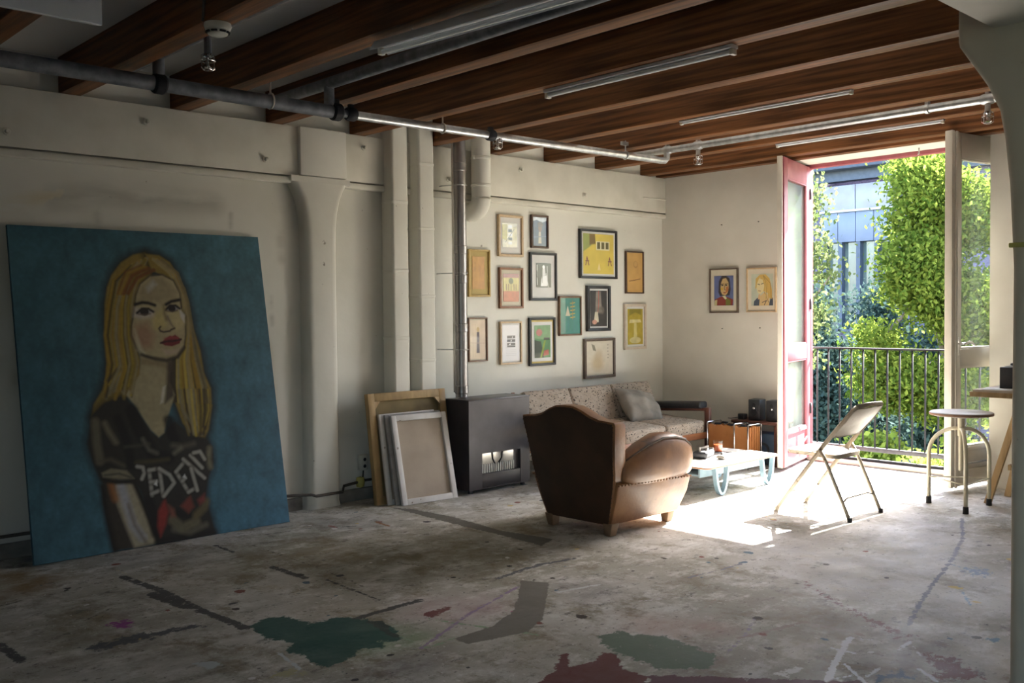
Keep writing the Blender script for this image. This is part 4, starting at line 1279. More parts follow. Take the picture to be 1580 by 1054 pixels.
# ================================================================== FRAMED PICTURES
def art(kind, w=80, h=102):
    c = lambda r, g, b: srgb(r, g, b)[:3]
    R = random.Random(kind)
    if kind == 'tan':
        P = Paint(w, h, c(196, 150, 84))
        P.noise(.1, 6)
        for k in range(7):
            x, y = R.uniform(.15, .8), R.uniform(.3, .9)
            P.line([(x, y), (x + R.uniform(-.15, .15), y - .2)], c(170, 122, 66), .02, .03, .7)
        P.ell(.2, .62, .1, .12, c(182, 138, 80), .7, .5)
    elif kind == 'sepia_figure':
        P = Paint(w, h, c(214, 196, 170))
        P.noise(.12, 9)
        P.poly([(.42, .15), (.62, .15), (.6, .7), (.44, .7)], c(74, 62, 70), .03)
        P.ell(.52, .76, .1, .07, c(190, 160, 110))
        for x in (.2, .35, .72, .85):
            P.line([(x, .05), (x, .9)], c(186, 158, 130), .02, .03, .7)
        P.line([(.05, .42), (.95, .40)], c(170, 140, 120), .02, .03, .7)
    elif kind == 'collage_yellow':
        P = Paint(w, h, c(206, 200, 176))
        P.poly([(.0, .35), (.3, .25), (.35, .95), (.0, .95)], c(170, 158, 60), .03)
        P.poly([(.7, .3), (1, .3), (1, .9), (.75, .85)], c(186, 176, 130), .03)
        for k in range(5):
            P.poly([(.4, .12 + k * .17), (.66, .12 + k * .17), (.66, .24 + k * .17), (.4, .24 + k * .17)], c(40, 44, 50) if k % 2 else c(220, 222, 224), .02)
        P.line([(.2, .2), (.8, .75)], c(60, 60, 40), .03)
        P.noise(.2, 5)
    elif kind == 'red_yellow':
        P = Paint(w, h, c(168, 88, 62))
        P.poly([(0, .38), (1, .38), (1, .86), (0, .86)], c(178, 168, 100), .02)
        P.poly([(0, .86), (1, .86), (1, 1), (0, 1)], c(142, 80, 92), .03)
        P.ell(.5, .74, .16, .12, c(44, 74, 36))
        P.line([(.5, .7), (.5, .4)], c(70, 60, 36), .04)
        for x in (.2, .34, .68, .82):
            P.line([(x, .42), (x, .62)], c(96, 60, 44), .04)
        P.noise(.18, 6)
    elif kind == 'small_print':
        P = Paint(w, h, c(216, 216, 220))
        for k in range(3):
            P.poly([(.28, .42 + k * .1), (.76, .42 + k * .1), (.76, .5 + k * .1), (.28, .5 + k * .1)], c(92, 92, 96), .02)
            P.poly([(.36 + .1 * k, .44 + k * .1), (.5 + .06 * k, .44 + k * .1), (.48 + .06 * k, .49 + k * .1)], c(220, 220, 222), .02)
        P.poly([(.28, .38), (.76, .38), (.76, .41), (.28, .41)], c(40, 40, 44), .01)
        for k in range(4):
            P.line([(.22, .3 - k * .05), (.8, .3 - k * .05)], c(190, 190, 194), .012, .02)
    elif kind == 'blue_figure':
        P = Paint(w, h, c(58, 62, 92))
        P.poly([(0, .85), (.3, .9), (.7, .82), (1, .9), (1, 1), (0, 1)], c(200, 205, 215), .06)
        P.poly([(.4, .1), (.62, .1), (.58, .5), (.44, .5)], c(196, 180, 160), .03)
        P.ell(.52, .62, .13, .14, c(120, 80, 60))
        P.ell(.55, .75, .2, .1, c(96, 72, 66))
        P.line([(.05, .3), (.95, .35)], c(90, 96, 130), .03)
        P.noise(.25, 6)
    elif kind == 'black_white':
        P = Paint(w, h, c(28, 28, 32))
        P.poly([(.3, .05), (.75, .05), (.7, .5), (.35, .45)], c(222, 222, 226), .03)
        P.poly([(.38, .45), (.62, .5), (.58, .85), (.44, .85)], c(205, 205, 210), .03)
        P.ell(.5, .85, .09, .08, c(230, 230, 232))
        for k in range(9):
            x = R.uniform(.05, .95)
            P.line([(x, R.uniform(0, .4)), (x + R.uniform(-.2, .2), R.uniform(.5, 1))], c(*R.choice([(20, 20, 22), (215, 215, 220)])), .03, .02)
    elif kind == 'green_red':
        P = Paint(w, h, c(88, 134, 84))
        P.poly([(0, 0), (.6, 0), (.4, .5), (0, .55)], c(54, 64, 48), .03)
        P.poly([(.35, .0), (.46, .0), (.72, .55), (.6, .52)], c(140, 160, 60), .03)
        P.ell(.3, .78, .2, .12, c(170, 80, 82), .9)
        P.poly([(.55, .05), (.9, .08), (.88, .25), (.6, .22)], c(176, 96, 80), .04)
        P.poly([(.58, .55), (.95, .55), (.95, .62), (.58, .62)], c(40, 44, 34), .02)
        P.noise(.15, 5)
    elif kind == 'teal':
        P = Paint(w, h, c(62, 130, 118))
        P.poly([(.26, .5), (.5, .5), (.38, .78)], c(206, 196, 170), .02)
        for k in range(5):
            y = .45 + k * .1
            P.line([(.52, y), (.74, y + .02)], c(196, 168, 74), .035)
        P.line([(.63, .4), (.63, .92)], c(170, 120, 60), .02)
        for x in (.2, .4, .7, .85):
            P.line([(x, .05), (x, .45)], c(70, 120, 130), .03, .05, .7)
        P.noise(.12, 6)
    elif kind == 'yellow_room':
        P = Paint(100, 84, c(212, 188, 84))
        P.poly([(0, .55), (.25, .7), (.35, 1), (0, 1)], c(152, 160, 88), .03)
        P.poly([(.2, .72), (.4, .75), (.38, 1), (.2, 1)], c(120, 96, 50), .04)
        P.poly([(.42, .6), (.86, .6), (.86, .82), (.42, .82)], c(224, 216, 180), .02)
        for k in range(3):
            P.poly([(.45 + k * .14, .63), (.55 + k * .14, .63), (.55 + k * .14, .8), (.45 + k * .14, .8)], c(92, 84, 44), .02)
        for x in (.12, .86):
            P.line([(x - .04, .22), (x, .42), (x + .06, .22)], c(122, 66, 70), .025)
            P.line([(x - .04, .32), (x + .06, .32)], c(122, 66, 70), .025)
        P.poly([(.46, .1), (.56, .1), (.51, .28)], c(226, 206, 150), .03)
        P.noise(.08, 6)
    elif kind == 'dark_figure':
        P = Paint(w, h, c(50, 44, 40))
        P.poly([(.35, .98), (.62, .98), (.7, .4), (.3, .35)], c(150, 140, 128), .08, .7)
        P.line([(.5, .98), (.5, .6), (.45, .4)], c(176, 96, 80), .04, .04)
        P.poly([(.2, .1), (.5, .12), (.45, .4), (.28, .4)], c(206, 196, 170), .05)
        P.ell(.25, .12, .16, .07, c(190, 140, 120))
        P.ell(.66, .45, .22, .14, c(110, 100, 88), .7, .4)
        P.noise(.25, 5)
    elif kind == 'pale_stain':
        P = Paint(w, h, c(206, 196, 176))
        P.ell(.42, .35, .3, .33, c(190, 166, 126), .8, .6)
        P.ell(.45, .6, .2, .25, c(186, 164, 130), .6, .6)
        P.poly([(.18, .95), (.3, .9), (.36, .72), (.24, .75)], c(130, 124, 104), .03)
        for k in range(5):
            P.ell(.8 + .03 * R.random(), .5 + .1 * k, .03, .02, c(120, 112, 104), .8, .4)
        P.noise(.06, 5)
    elif kind == 'tan_tall':
        P = Paint(w, h, c(200, 158, 92))
        P.noise(.08, 7)
        P.ell(.56, .7, .16, .1, c(120, 84, 48), .8, .6)
        P.ell(.56, .71, .11, .07, c(196, 156, 94))
        P.line([(.15, .28), (.45, .3), (.85, .34)], c(120, 84, 50), .025)
    elif kind == 'olive':
        P = Paint(w, h, c(176, 156, 50))
        P.poly([(.38, .1), (.62, .1), (.58, .6), (.42, .6)], c(206, 194, 130), .03)
        P.poly([(.1, .6), (.9, .62), (.85, .7), (.15, .7)], c(214, 204, 150), .03)
        P.ell(.5, .12, .4, .1, c(206, 196, 140))
        P.poly([(.1, .8), (.5, .9), (.9, .82), (.9, 1), (.1, 1)], c(140, 130, 40), .05)
        P.noise(.15, 6)
    elif kind == 'face_blue':
        P = Paint(84, 120, c(92, 104, 150))
        P.noise(.2, 8)
        P.poly([(.05, .0), (.95, .0), (.98, .2), (.62, .3), (.35, .3), (.02, .2)], c(132, 52, 44), .02)
        P.poly([(.6, 0), (.85, 0), (.85, .18), (.6, .26)], c(110, 112, 44), .03)
        P.poly([(.0, .0), (.14, .0), (.16, .2), (.02, .17)], c(190, 180, 130), .02)
        P.poly([(.36, .36), (.58, .2), (.66, .24), (.48, .42)], c(206, 206, 170), .02)
        P.poly([(.22, .45), (.3, .32), (.8, .34), (.86, .55), (.8, .9), (.62, 1), (.4, 1), (.25, .82)], c(54, 46, 50), .03)
        P.poly([(.34, .48), (.42, .37), (.6, .34), (.7, .42), (.76, .6), (.74, .78), (.62, .92), (.45, .9), (.36, .76), (.33, .6)], c(194, 164, 112), .02)
        P.poly([(.34, .6), (.46, .6), (.46, .52), (.36, .52)], c(196, 158, 44), .03)
        P.poly([(.6, .4), (.74, .5), (.74, .65), (.62, .62)], c(180, 110, 56), .03)
        for x in (.43, .63):
            P.line([(x - .07, .72), (x + .07, .73)], c(30, 26, 30), .03)
            P.ell(x, .68, .06, .025, c(34, 30, 34))
        P.line([(.55, .68), (.53, .55), (.58, .52)], c(80, 56, 44), .03)
        P.poly([(.46, .45), (.62, .45), (.58, .41), (.5, .41)], c(140, 60, 56), .015)
    else:
        P = Paint(84, 120, c(186, 192, 172))
        P.noise(.1, 8)
        P.poly([(.1, 0), (.12, .14), (.28, .25), (.4, .2), (.5, 0)], c(66, 74, 88), .02)
        P.poly([(.8, 0), (.88, .22), (1, .25), (1, 0)], c(66, 74, 88), .02)
        P.poly([(.36, .0), (.82, 0), (.84, .3), (.6, .42), (.4, .3)], c(206, 176, 124), .03)
        P.poly([(.18, .52), (.2, .85), (.4, .98), (.66, .98), (.84, .85), (.95, .5), (.96, .2), (.8, .25), (.74, .4), (.55, .45), (.4, .9), (.28, .6)], c(198, 164, 88), .03)
        P.poly([(.26, .7), (.24, .55), (.3, .4), (.42, .36), (.55, .44), (.6, .62), (.52, .82), (.36, .86)], c(216, 200, 150), .02)
        P.line([(.3, .68), (.4, .66)], c(50, 46, 50), .03)
        P.line([(.46, .68), (.56, .7)], c(50, 46, 50), .03)
        P.line([(.33, .47), (.42, .46)], c(130, 70, 66), .03)
        P.poly([(.3, .2), (.4, .2), (.42, .36), (.34, .36)], c(206, 166, 120), .02)
        P.line([(.6, .42), (.8, .1)], c(120, 84, 60), .02)
        P.line([(.5, .1), (.7, .16), (.6, .02)], c(60, 56, 60), .03)
        for k in range(10):
            x = R.uniform(.6, .9)
            P.line([(.55, .95), (x, .7), (x + .05, .2)], c(*R.choice([(172, 134, 62), (214, 184, 110), (120, 96, 50)])), .02, .02, .8)
    return P


FW = {}


def frame_mat(name, col, col2):
    if name not in FW:
        FW[name] = mat('frame_' + name, col, .45, col2=col2, scale=9, stretch=(3, 3, 3))
    return FW[name]


FM = dict(
    gold=((0.50, 0.34, 0.10, 1), (0.38, 0.24, 0.07, 1)), walnut=((0.19, 0.095, 0.045, 1), (0.13, 0.06, 0.03, 1)), ash=((0.56, 0.41, 0.25, 1), (0.47, 0.33, 0.19, 1)),
    brown=((0.27, 0.12, 0.055, 1), (0.2, 0.085, 0.04, 1)), dark=((0.10, 0.05, 0.03, 1), (0.065, 0.035, 0.02, 1)), black=((0.018, 0.016, 0.017, 1), (0.03, 0.027, 0.027, 1)),
    pale=((0.63, 0.54, 0.44, 1), (0.55, 0.46, 0.36, 1)), greybrown=((0.13, 0.09, 0.065, 1), (0.09, 0.06, 0.045, 1)))
MATTE = {'white': mat('matte_white', (0.70, 0.69, 0.66, 1), .8, col2=(0.66, 0.65, 0.62, 1), scale=9), 'cream': mat('matte_cream', (0.66, 0.60, 0.48, 1), .8, col2=(0.62, 0.56, 0.44, 1), scale=9),
         'yellow': mat('matte_yellow', (0.60, 0.47, 0.18, 1), .8, col2=(0.56, 0.43, 0.16, 1), scale=9), 'gold': mat('matte_gold', (0.50, 0.38, 0.14, 1), .7, col2=(0.46, 0.34, 0.12, 1), scale=9)}


def picture(wall, box, fmk, fw, matte, mw, kind, label, depth=.03, inner=None):
    """a frame hung on the long wall ('y') or the balcony wall ('x'); mw = margins left,right,top,bottom of the matte"""
    px0, py0, px1, py1 = box
    cx, cy = (px0 + px1) / 2, (py0 + py1) / 2
    if wall == 'y':
        u0, u1 = at_y(px0, cy, -depth * .5).x, at_y(px1, cy, -depth).x
        z1, z0 = at_y(cx, py0, -depth * .7).z, at_y(cx, py1, -depth * .7).z
        root = thing('framed_picture', label, 'picture', ((u0 + u1) / 2, 0, (z0 + z1) / 2), 0, 'framed pictures')
    else:
        u0, u1 = -at_x(px0, cy, XF - depth).y, -at_x(px1, cy, XF - depth).y
        z1, z0 = at_x(cx, py0, XF - depth).z, at_x(cx, py1, XF - depth).z
        root = thing('framed_picture', label, 'picture', (XF, -(u0 + u1) / 2, (z0 + z1) / 2), -PI / 2, 'framed pictures')
    w, h = (u1 - u0) / 2, (z1 - z0) / 2
    g = .004
    fm = frame_mat(fmk, *FM[fmk])
    for s in (-1, 1):
        MB().loft([[(s * w, -g, s * -h), (s * w, -g, s * h), (s * (w - fw), -g, s * (h - fw)), (s * (w - fw), -g, s * -(h - fw))],
                   [(s * w, -depth, s * -h), (s * w, -depth, s * h), (s * (w - fw), -depth, s * (h - fw)), (s * (w - fw), -depth, s * -(h - fw))]]).build('frame_side', fm, root, bevel=.002)
        MB().loft([[(-w, -g, s * h), (w, -g, s * h), (w - fw, -g, s * (h - fw)), (-w + fw, -g, s * (h - fw))],
                   [(-w, -depth, s * h), (w, -depth, s * h), (w - fw, -depth, s * (h - fw)), (-w + fw, -depth, s * (h - fw))]]).build('frame_rail', fm, root, bevel=.002)
    MB().box(-w + fw, w - fw, -depth * .5, -g, -h + fw, h - fw).build('matte', MATTE[matte], root)
    l, r, t, b = mw
    if inner:
        MB().box(-w + fw + l * .35, w - fw - r * .35, -depth * .5 - .002, -depth * .5, -h + fw + b * .35, h - fw - t * .35).build('inner_matte', MATTE[inner], root)
    yA = -depth * .5 - .004
    art(kind).mesh('artwork', ((-w + fw + l, yA, -h + fw + b), (w - fw - r, yA, -h + fw + b), (-w + fw + l, yA, h - fw - t)), art_mat, root)
    return root


picture('y', (722, 385, 757, 458), 'gold', .016, 'gold', (.03, .045, .045, .05), 'tan', 'gold framed tan drawing half behind the steel flue', .03)
picture('y', (722, 490, 753, 558), 'walnut', .012, 'cream', (.008, .008, .012, .012), 'sepia_figure', 'walnut framed sepia drawing low beside the steel flue')
picture('y', (768, 332, 808, 396), 'ash', .022, 'white', (.03, .05, .05, .06), 'collage_yellow', 'light wood frame with yellow and black collage hung high')
picture('y', (770, 413, 808, 476), 'brown', .02, 'cream', (.028, .03, .035, .04), 'red_yellow', 'brown frame with red and yellow picture of a green tree')
picture('y', (771, 496, 806, 562), 'ash', .016, 'white', (.012, .012, .015, .015), 'small_print', 'light wood frame with small grey print on white paper')
picture('y', (819, 332, 847, 383), 'dark', .018, 'cream', (.0, .0, .0, .0), 'blue_figure', 'small dark frame with a dusky blue figure picture')
picture('y', (817, 390, 860, 464), 'black', .022, 'white', (.06, .05, .075, .1), 'black_white', 'black frame with black and white print in wide white matte')
picture('y', (816, 490, 858, 564), 'black', .022, 'yellow', (.045, .042, .05, .05), 'green_red', 'black frame with yellow matte and green and red picture', inner='white')
picture('y', (862, 457, 898, 518), 'walnut', .014, 'cream', (.004, .004, .004, .004), 'teal', 'thin brown frame with a teal picture of a white cone')
picture('y', (894, 355, 953, 430), 'black', .02, 'white', (.03, .025, .02, .025), 'yellow_room', 'large black frame with a yellow room picture', .035)
picture('y', (905, 441, 943, 511), 'black', .03, 'white', (.02, .018, .018, .018), 'dark_figure', 'black frame with a dark figure picture and pale edge', .035)
picture('y', (901, 522, 950, 583), 'greybrown', .026, 'cream', (.01, .01, .01, .01), 'pale_stain', 'dark wood frame with pale stained paper above the sofa')
picture('y', (965, 388, 994, 453), 'dark', .012, 'cream', (.002, .002, .002, .002), 'tan_tall', 'narrow dark framed tan drawing nearest the room corner')
picture('y', (963, 469, 998, 539), 'pale', .028, 'white', (.022, .022, .022, .022), 'olive', 'pale wooden frame with an olive yellow picture by the corner')
picture('x', (1094, 414, 1138, 483), 'greybrown', .014, 'cream', (.04, .04, .06, .06), 'face_blue', 'dark framed portrait of a dark-haired person on blue')
picture('x', (1151, 413, 1197, 482), 'ash', .014, 'cream', (.04, .022, .045, .05), 'face_blonde', 'light framed portrait of a blonde person resting chin on hand')
for px, py, lb in [(1115, 507, 'bare nail in the wall below the dark framed blue portrait'), (1173, 506, 'bare nail in the wall below the light framed blonde portrait'), (1114, 347, 'bare nail in the wall above the dark framed blue portrait'), (1171, 342, 'bare nail in the wall above the light framed blonde portrait')]:
    p = at_x(px, py, XF)
    n = MB().tube([(XF, p.y, p.z), (XF - .015, p.y, p.z)], .005, 6).build('wall_nail', cable_dark)
    tag(n, lb, 'nail', 'bare nails in the end wall')


# ================================================================== CANVASES AND HEATER
def canvas(name, bl, br, h, lean, fwid, m_bar, m_cloth, label, th=.03, braces=False, back=True):
    bl, br = Vector(bl), Vector(br)
    W = (br - bl).length
    a = math.atan2(br.y - bl.y, br.x - bl.x)
    root = thing(name, label, 'canvas', bl, a)
    tl = Matrix.Rotation(-lean, 4, 'X')
    for n, (x0, x1, z0, z1) in dict(stretcher_bar=(0, fwid, 0, h)).items():
        pass
    for n, b in (('stretcher_bar', (0, fwid, 0, h)), ('stretcher_bar', (W - fwid, W, 0, h)), ('stretcher_bar', (fwid, W - fwid, h - fwid, h)), ('stretcher_bar', (fwid, W - fwid, 0, fwid))):
        MB().box(b[0], b[1], 0, th, b[2], b[3]).build(n, m_bar, root, bevel=.004).matrix_local = tl
    MB().box(.002, W - .002, th * .75, th + .004, .002, h - .002).build('canvas_cloth', m_cloth, root).matrix_local = tl
    if braces:
        for sx in (0, 1):
            q = MB()
            x0 = fwid if sx == 0 else W - fwid
            d = 1 if sx == 0 else -1
            q.prism([(x0, h - fwid), (x0 + d * .05, h - fwid), (x0, h - fwid - .06)], 'y', 0.003, .02)
            q.build('corner_brace', pine, root).matrix_local = tl
    return root


canvas('stretched_canvas', (4.207, -.325, .002), (4.955, -.335, .002), .845, math.radians(7.8), .062, pine_old, canvas_old, 'big old canvas turned to the wall, bare wooden stretcher showing', .045, True)
canvas('stretched_canvas', (4.275, -.375, .002), (4.80, -.39, .002), .69, math.radians(10), .04, chipped_white, canvas_raw, 'dark-edged canvas wedged between the old stretcher and the white canvases', .022)
canvas('stretched_canvas', (4.31, -.425, .002), (4.83, -.45, .002), .69, math.radians(12.2), .04, mat('grey_primed', (.34, .33, .32, 1), .7, col2=(.2, .19, .18, 1), scale=9), canvas_raw, 'grey-edged canvas just behind the front white canvas', .02)
canvas('stretched_canvas', (4.342, -.468, .002), (4.845, -.508, .002), .685, math.radians(13.6), .045, chipped_white, canvas_raw, 'front canvas turned round, white stretcher and raw beige linen', .03)

ht = thing('gas_heater', 'black boxy gas heater standing against the wall under the flue', 'heater', (5.305, -.355, 0))
hb = MB()
x0, x1, y0, y1, zt = -.335, .335, -.145, .145, .742
wx0, wx1, wz0, wz1 = 5.108 - 5.305, 5.533 - 5.305, .155, .315
hb.box(x0, x1, y0 + .03, y1, .03, zt)
hb.box(x0, wx0, y0, y0 + .03, .03, zt).box(wx1, x1, y0, y0 + .03, .03, zt).box(wx0, wx1, y0, y0 + .03, wz1, zt).box(wx0, wx1, y0, y0 + .03, .03, .04)
hb.build('casing', heater_grey, ht)
MB().box(x0 - .004, x1 + .004, y0 - .004, y1, zt, zt + .012).build('top_plate', heater_grey, ht, bevel=.003)
MB().box(wx0 + .002, wx1 - .002, y0 + .002, y0 + .028, .042, wz0 - .003).build('lower_flap', heater_grey, ht, bevel=.003)
MB().box(wx0, wx1 - .06, y0 + .024, y0 + .0295, wz0, wz1).build('fire_window', mat('fire_window', (.62, .6, .56, 1), .12, .7, col2=(.4, .38, .35, 1), scale=7), ht)
gr = MB()
for k in range(15):
    x = wx0 + .012 + k * .0245
    gr.box(x, x + .006, y0 + .012, y0 + .02, wz0, wz0 + .07)
gr.build('grille', galv, ht)
tw = MB()
tw.tube([(-.07, y0 + .02, wz1), (-.065, y0 + .02, .26), (-.04, y0 + .02, .22)], .006, 6)
tw.tube([(.04, y0 + .02, wz1), (.035, y0 + .02, .26), (.0, y0 + .02, .22)], .006, 6)
tw.build('burner_wire', iron_black, ht)
for sx in (-.29, .29):
    for sy in (-.1, .1):
        MB().tube([(sx, sy, 0), (sx, sy, .035)], .02, 10).build('foot', black_plastic, ht, smooth='auto')

# ================================================================== SOFA
so_ = thing('sofa', 'three-seat tweed sofa with teak frame and black arm pads', 'sofa', (6.685, -.52, 0))
SX0, SX1 = -.90, .84
MB().box(SX0 - .08, SX1 + .08, -.42, -.385, .245, .305).build('front_rail', teak, so_, bevel=.006)
MB().box(SX0 - .08, SX1 + .08, .20, .235, .225, .285).build('back_rail', teak, so_, bevel=.006)
for k in range(5):
    x = SX0 + .1 + k * (SX1 - SX0 - .2) / 4
    MB().box(x - .03, x + .03, -.385, .2, .262, .28).build('slat', teak, so_)
bkr = MB()
for x in (SX0 + .02, -.32, .26, SX1 - .05):
    bkr.bar((x, .19, .28), (x, .40, .74), .03, .02, (0, 1, 0))
bkr.bar((SX0, .40, .70), (SX1, .40, .70), .05, .022)
bkr.build('backrest_frame', teak, so_)
w = (SX1 - SX0) / 3
tilt = Matrix.Rotation(math.radians(-24), 4, 'X')
for k in range(3):
    xc = SX0 + w * (k + .5)
    m1 = MB().box(-w / 2 + .004, w / 2 - .004, -.29, .29, -.065, .065)
    o = m1.build('seat_cushion', tweed, so_, bevel=.03, seg=3)
    o.matrix_local = Matrix.Translation((xc, -.125, .368)) @ Matrix.Rotation(math.radians(4), 4, 'X')
    m2 = MB().box(-w / 2 + .004, w / 2 - .004, -.055, .055, -.03, .365)
    o = m2.build('back_cushion', tweed, so_, bevel=.025, seg=3)
    o.matrix_local = Matrix.Translation((xc, .15, .41)) @ tilt
for sx, xx in ((-1, SX0 - .06), (1, SX1 + .06)):
    MB().box(xx - .022, xx + .022, -.43, -.375, 0, .53).build('front_leg', teak_dark, so_, bevel=.008)
    MB().box(xx - .022, xx + .022, .20, .25, 0, .50).build('rear_leg', teak_dark, so_, bevel=.008)
    MB().bar((xx, -.40, .515), (xx, .24, .475), .05, .028).build('arm_rail', teak_dark, so_, bevel=.006)
    pd = MB()
    prof = rrect(0, 0, .062, .034, .026, 5)
    pd.loft([[(xx + u * s, y, z + v * s) for u, v in prof] for y, z, s in ((-.355, .553, .85), (-.345, .553, 1), (.0, .535, 1), (.30, .515, 1), (.31, .515, .85))])
    tag(pd.build('arm_pad', black_plastic, so_, smooth='auto'), 'black padded armrest')

pl = pillow_mesh(.50, .38, .17, 24, 2.4, .5, .024, 4).build('throw_pillow', grey_cloth, smooth=True)
tag(pl, 'crumpled grey linen pillow propped on the tweed sofa', 'pillow')
pl.matrix_world = Matrix.Translation((7.10, -.50, .545)) @ Matrix.Rotation(math.radians(6), 4, 'Z') @ Matrix.Rotation(math.radians(50), 4, 'X') @ Matrix.Rotation(math.radians(-12), 4, 'Z')
# ================================================================== LEATHER CLUB CHAIR
ac = thing('club_armchair', 'worn brown leather club armchair with curved crest, seen from behind', 'armchair', (4.99, -1.95, 0), math.radians(1.5))


def back_outline(s=1.0):
    R = [(.285, .075), (.325, .20), (.362, .33), (.374, .385), (.38, .42), (.382, .455), (.385, .48), (.398, .58), (.424, .735), (.416, .752), (.37, .757), (.29, .762), (.22, .782), (.15, .815), (.08, .838), (0, .842)]
    R = [(y * .955, z) for y, z in R]
    full = R + [(-y, z) for y, z in R[::-1][1:]]
    return full


bo = back_outline()


def bx(z):     # the back leans away from the seat as it rises
    return -.335 - .16 * max(0, z - .075) + .0


bkm = MB()
rg = []
for dx, inset in ((0.0, .012), (.008, .0), (.10, .0), (.125, .012), (.135, .03)):
    rg.append([(bx(z) + dx, y * (1 - inset / .4), z - inset * (1 if z > .6 else 0)) for y, z in bo])
bkm.loft(rg)
tag(bkm.build('backrest', leather, ac, smooth='auto'), 'brown leather backrest with a curved crest')
# flat outer back panel
pan = MB().loft([[(bx(z) - .002, y * .962, .075 + (z - .075) * .985) for y, z in bo], [(bx(z) + .004, y * .962, .075 + (z - .075) * .985) for y, z in bo]])
pan.build('back_panel', leather_dark, ac)
nail = MB()
for i in range(len(bo) - 1):
    (ya, za), (yb_, zb) = bo[i], bo[i + 1]
    d = math.hypot(yb_ - ya, zb - za)
    for k in range(max(1, int(d / .03))):
        t = k / max(1, int(d / .03))
        y, z = ya + (yb_ - ya) * t, za + (zb - za) * t
        nail.lathe([(.005, 0), (.004, .003), (0, .0045)], 6, (0, 0, 0))
        n = 18
        for q in range(len(nail.v) - n, len(nail.v)):
            vx, vy, vz = nail.v[q]
            nail.v[q] = (bx(z) - .001 - vz, y * .965 + vx, .075 + (z - .075) * .983 + vy)
nail.build('nail_trim', leather_dark, ac)['kind'] = 'stuff'
for s in (1, -1):
    # rolled arm: sections along the chair
    rg = []
    for x, zt_, zb_, yo, yi in ((-.31, .47, .36, .372, .26), (-.28, .49, .34, .384, .25), (-.22, .53, .315, .398, .235), (-.08, .595, .305, .412, .225), (.08, .640, .30, .418, .222), (.22, .632, .30, .418, .222),
                                (.33, .605, .305, .414, .226), (.40, .555, .325, .405, .235), (.425, .49, .35, .385, .26)):
        cyy, czz = (yo + yi) / 2, (zt_ + zb_) / 2
        hy, hz = (yo - yi) / 2, (zt_ - zb_) / 2
        sec = []
        for k in range(20):
            a = 2 * PI * k / 20
            ca, sa = math.cos(a), math.sin(a)
            e = .75
            sec.append((x, s * (cyy + hy * math.copysign(abs(ca) ** e, ca)), czz + hz * math.copysign(abs(sa) ** e, sa)))
        rg.append(sec)
    am = MB().loft(rg)
    tag(am.build('armrest', leather, ac, smooth=True), 'bulging rolled leather armrest')
    # lower side panel, slanting in to the foot
    sp = MB()
    sp.loft([[(-.37, s * .375, .36), (.395, s * .395, .33), (.395, s * .2, .33), (-.37, s * .2, .36)], [(-.355, s * .345, .24), (.385, s * .372, .22), (.385, s * .2, .22), (-.355, s * .2, .24)],
             [(-.335, s * .285, .075), (.35, s * .315, .075), (.35, s * .2, .075), (-.335, s * .2, .075)]])
    sp.build('side_panel', leather, ac, bevel=.015, seg=2)
    # piping along the arm
    MB().tube([(-.31, s * .335, .472), (-.28, s * .35, .487), (-.22, s * .37, .522), (-.08, s * .39, .577), (.08, s * .398, .612), (.22, s * .397, .604), (.33, s * .392, .578), (.40, s * .386, .53), (.424, s * .378, .47)], .0065, 6).build('piping', leather_dark, ac, smooth=True)
    nt = MB()
    for k in range(24):
        x = -.36 + .74 * k / 23
        y, z = s * (.377 + .022 * (k / 23)), .345 - .022 * (k / 23)
        nt.box(x - .006, x + .006, y - .004, y + .004, z - .005, z + .005)
    nt.build('seam_nails', leather, ac)['kind'] = 'stuff'
    for x in (-.30, .31):
        f = MB().loft([[(x - .03, s * .225, .0), (x + .03, s * .225, 0), (x + .03, s * .275, 0), (x - .03, s * .275, 0)], [(x - .04, s * .22, .085), (x + .04, s * .22, .085), (x + .04, s * .295, .085), (x - .04, s * .295, .085)]])
        f.build('foot', mat('chair_foot_wood', (.24, .15, .085, 1), .6, col2=(.16, .095, .05, 1), scale=12) if x < 0 and s > 0 else MATS['chair_foot_wood'], ac, bevel=.006)
MB().box(-.32, .36, -.24, .24, .085, .30).build('seat_base', leather, ac, bevel=.02)
o = pillow_mesh(.62, .46, .16, 12, 6, .35).build('seat_cushion', leather, ac, smooth=True)
o.location = (.08, 0, .37)
MB().box(.355, .385, -.24, .24, .085, .30).build('front_apron', leather, ac, bevel=.012)

# ================================================================== COFFEE TABLE AND WHAT LIES ON IT
TX0, TX1, TY0, TY1, TZ = 6.08, 7.10, -1.985, -1.38, .25
ct = thing('coffee_table', 'low coffee table with white top and pale blue looped legs', 'table', ((TX0 + TX1) / 2, (TY0 + TY1) / 2, 0))
hx_, hy_ = (TX1 - TX0) / 2, (TY1 - TY0) / 2
MB().loft([[(x, y, z) for x, y in rrect(0, 0, hx_, hy_, .05, 6)] for z in (TZ - .017, TZ)]).build('table_top', table_white, ct, bevel=.003)
MB().loft([[(x, y, z) for x, y in rrect(0, 0, hx_ + .001, hy_ + .001, .05, 6)] for z in (TZ - .015, TZ - .004)], cap=False).build('edge_band', seat_edge, ct)
MB().box(-hx_ + .1, hx_ - .06, -.16, -.14, TZ - .105, TZ - .018).box(-hx_ + .1, hx_ - .06, .14, .16, TZ - .105, TZ - .018).build('apron', blue_steel, ct, bevel=.004)
MB().box(-hx_ + .12, hx_ - .08, -.139, .139, TZ - .10, TZ - .085).build('under_shelf', blue_steel, ct, bevel=.004)
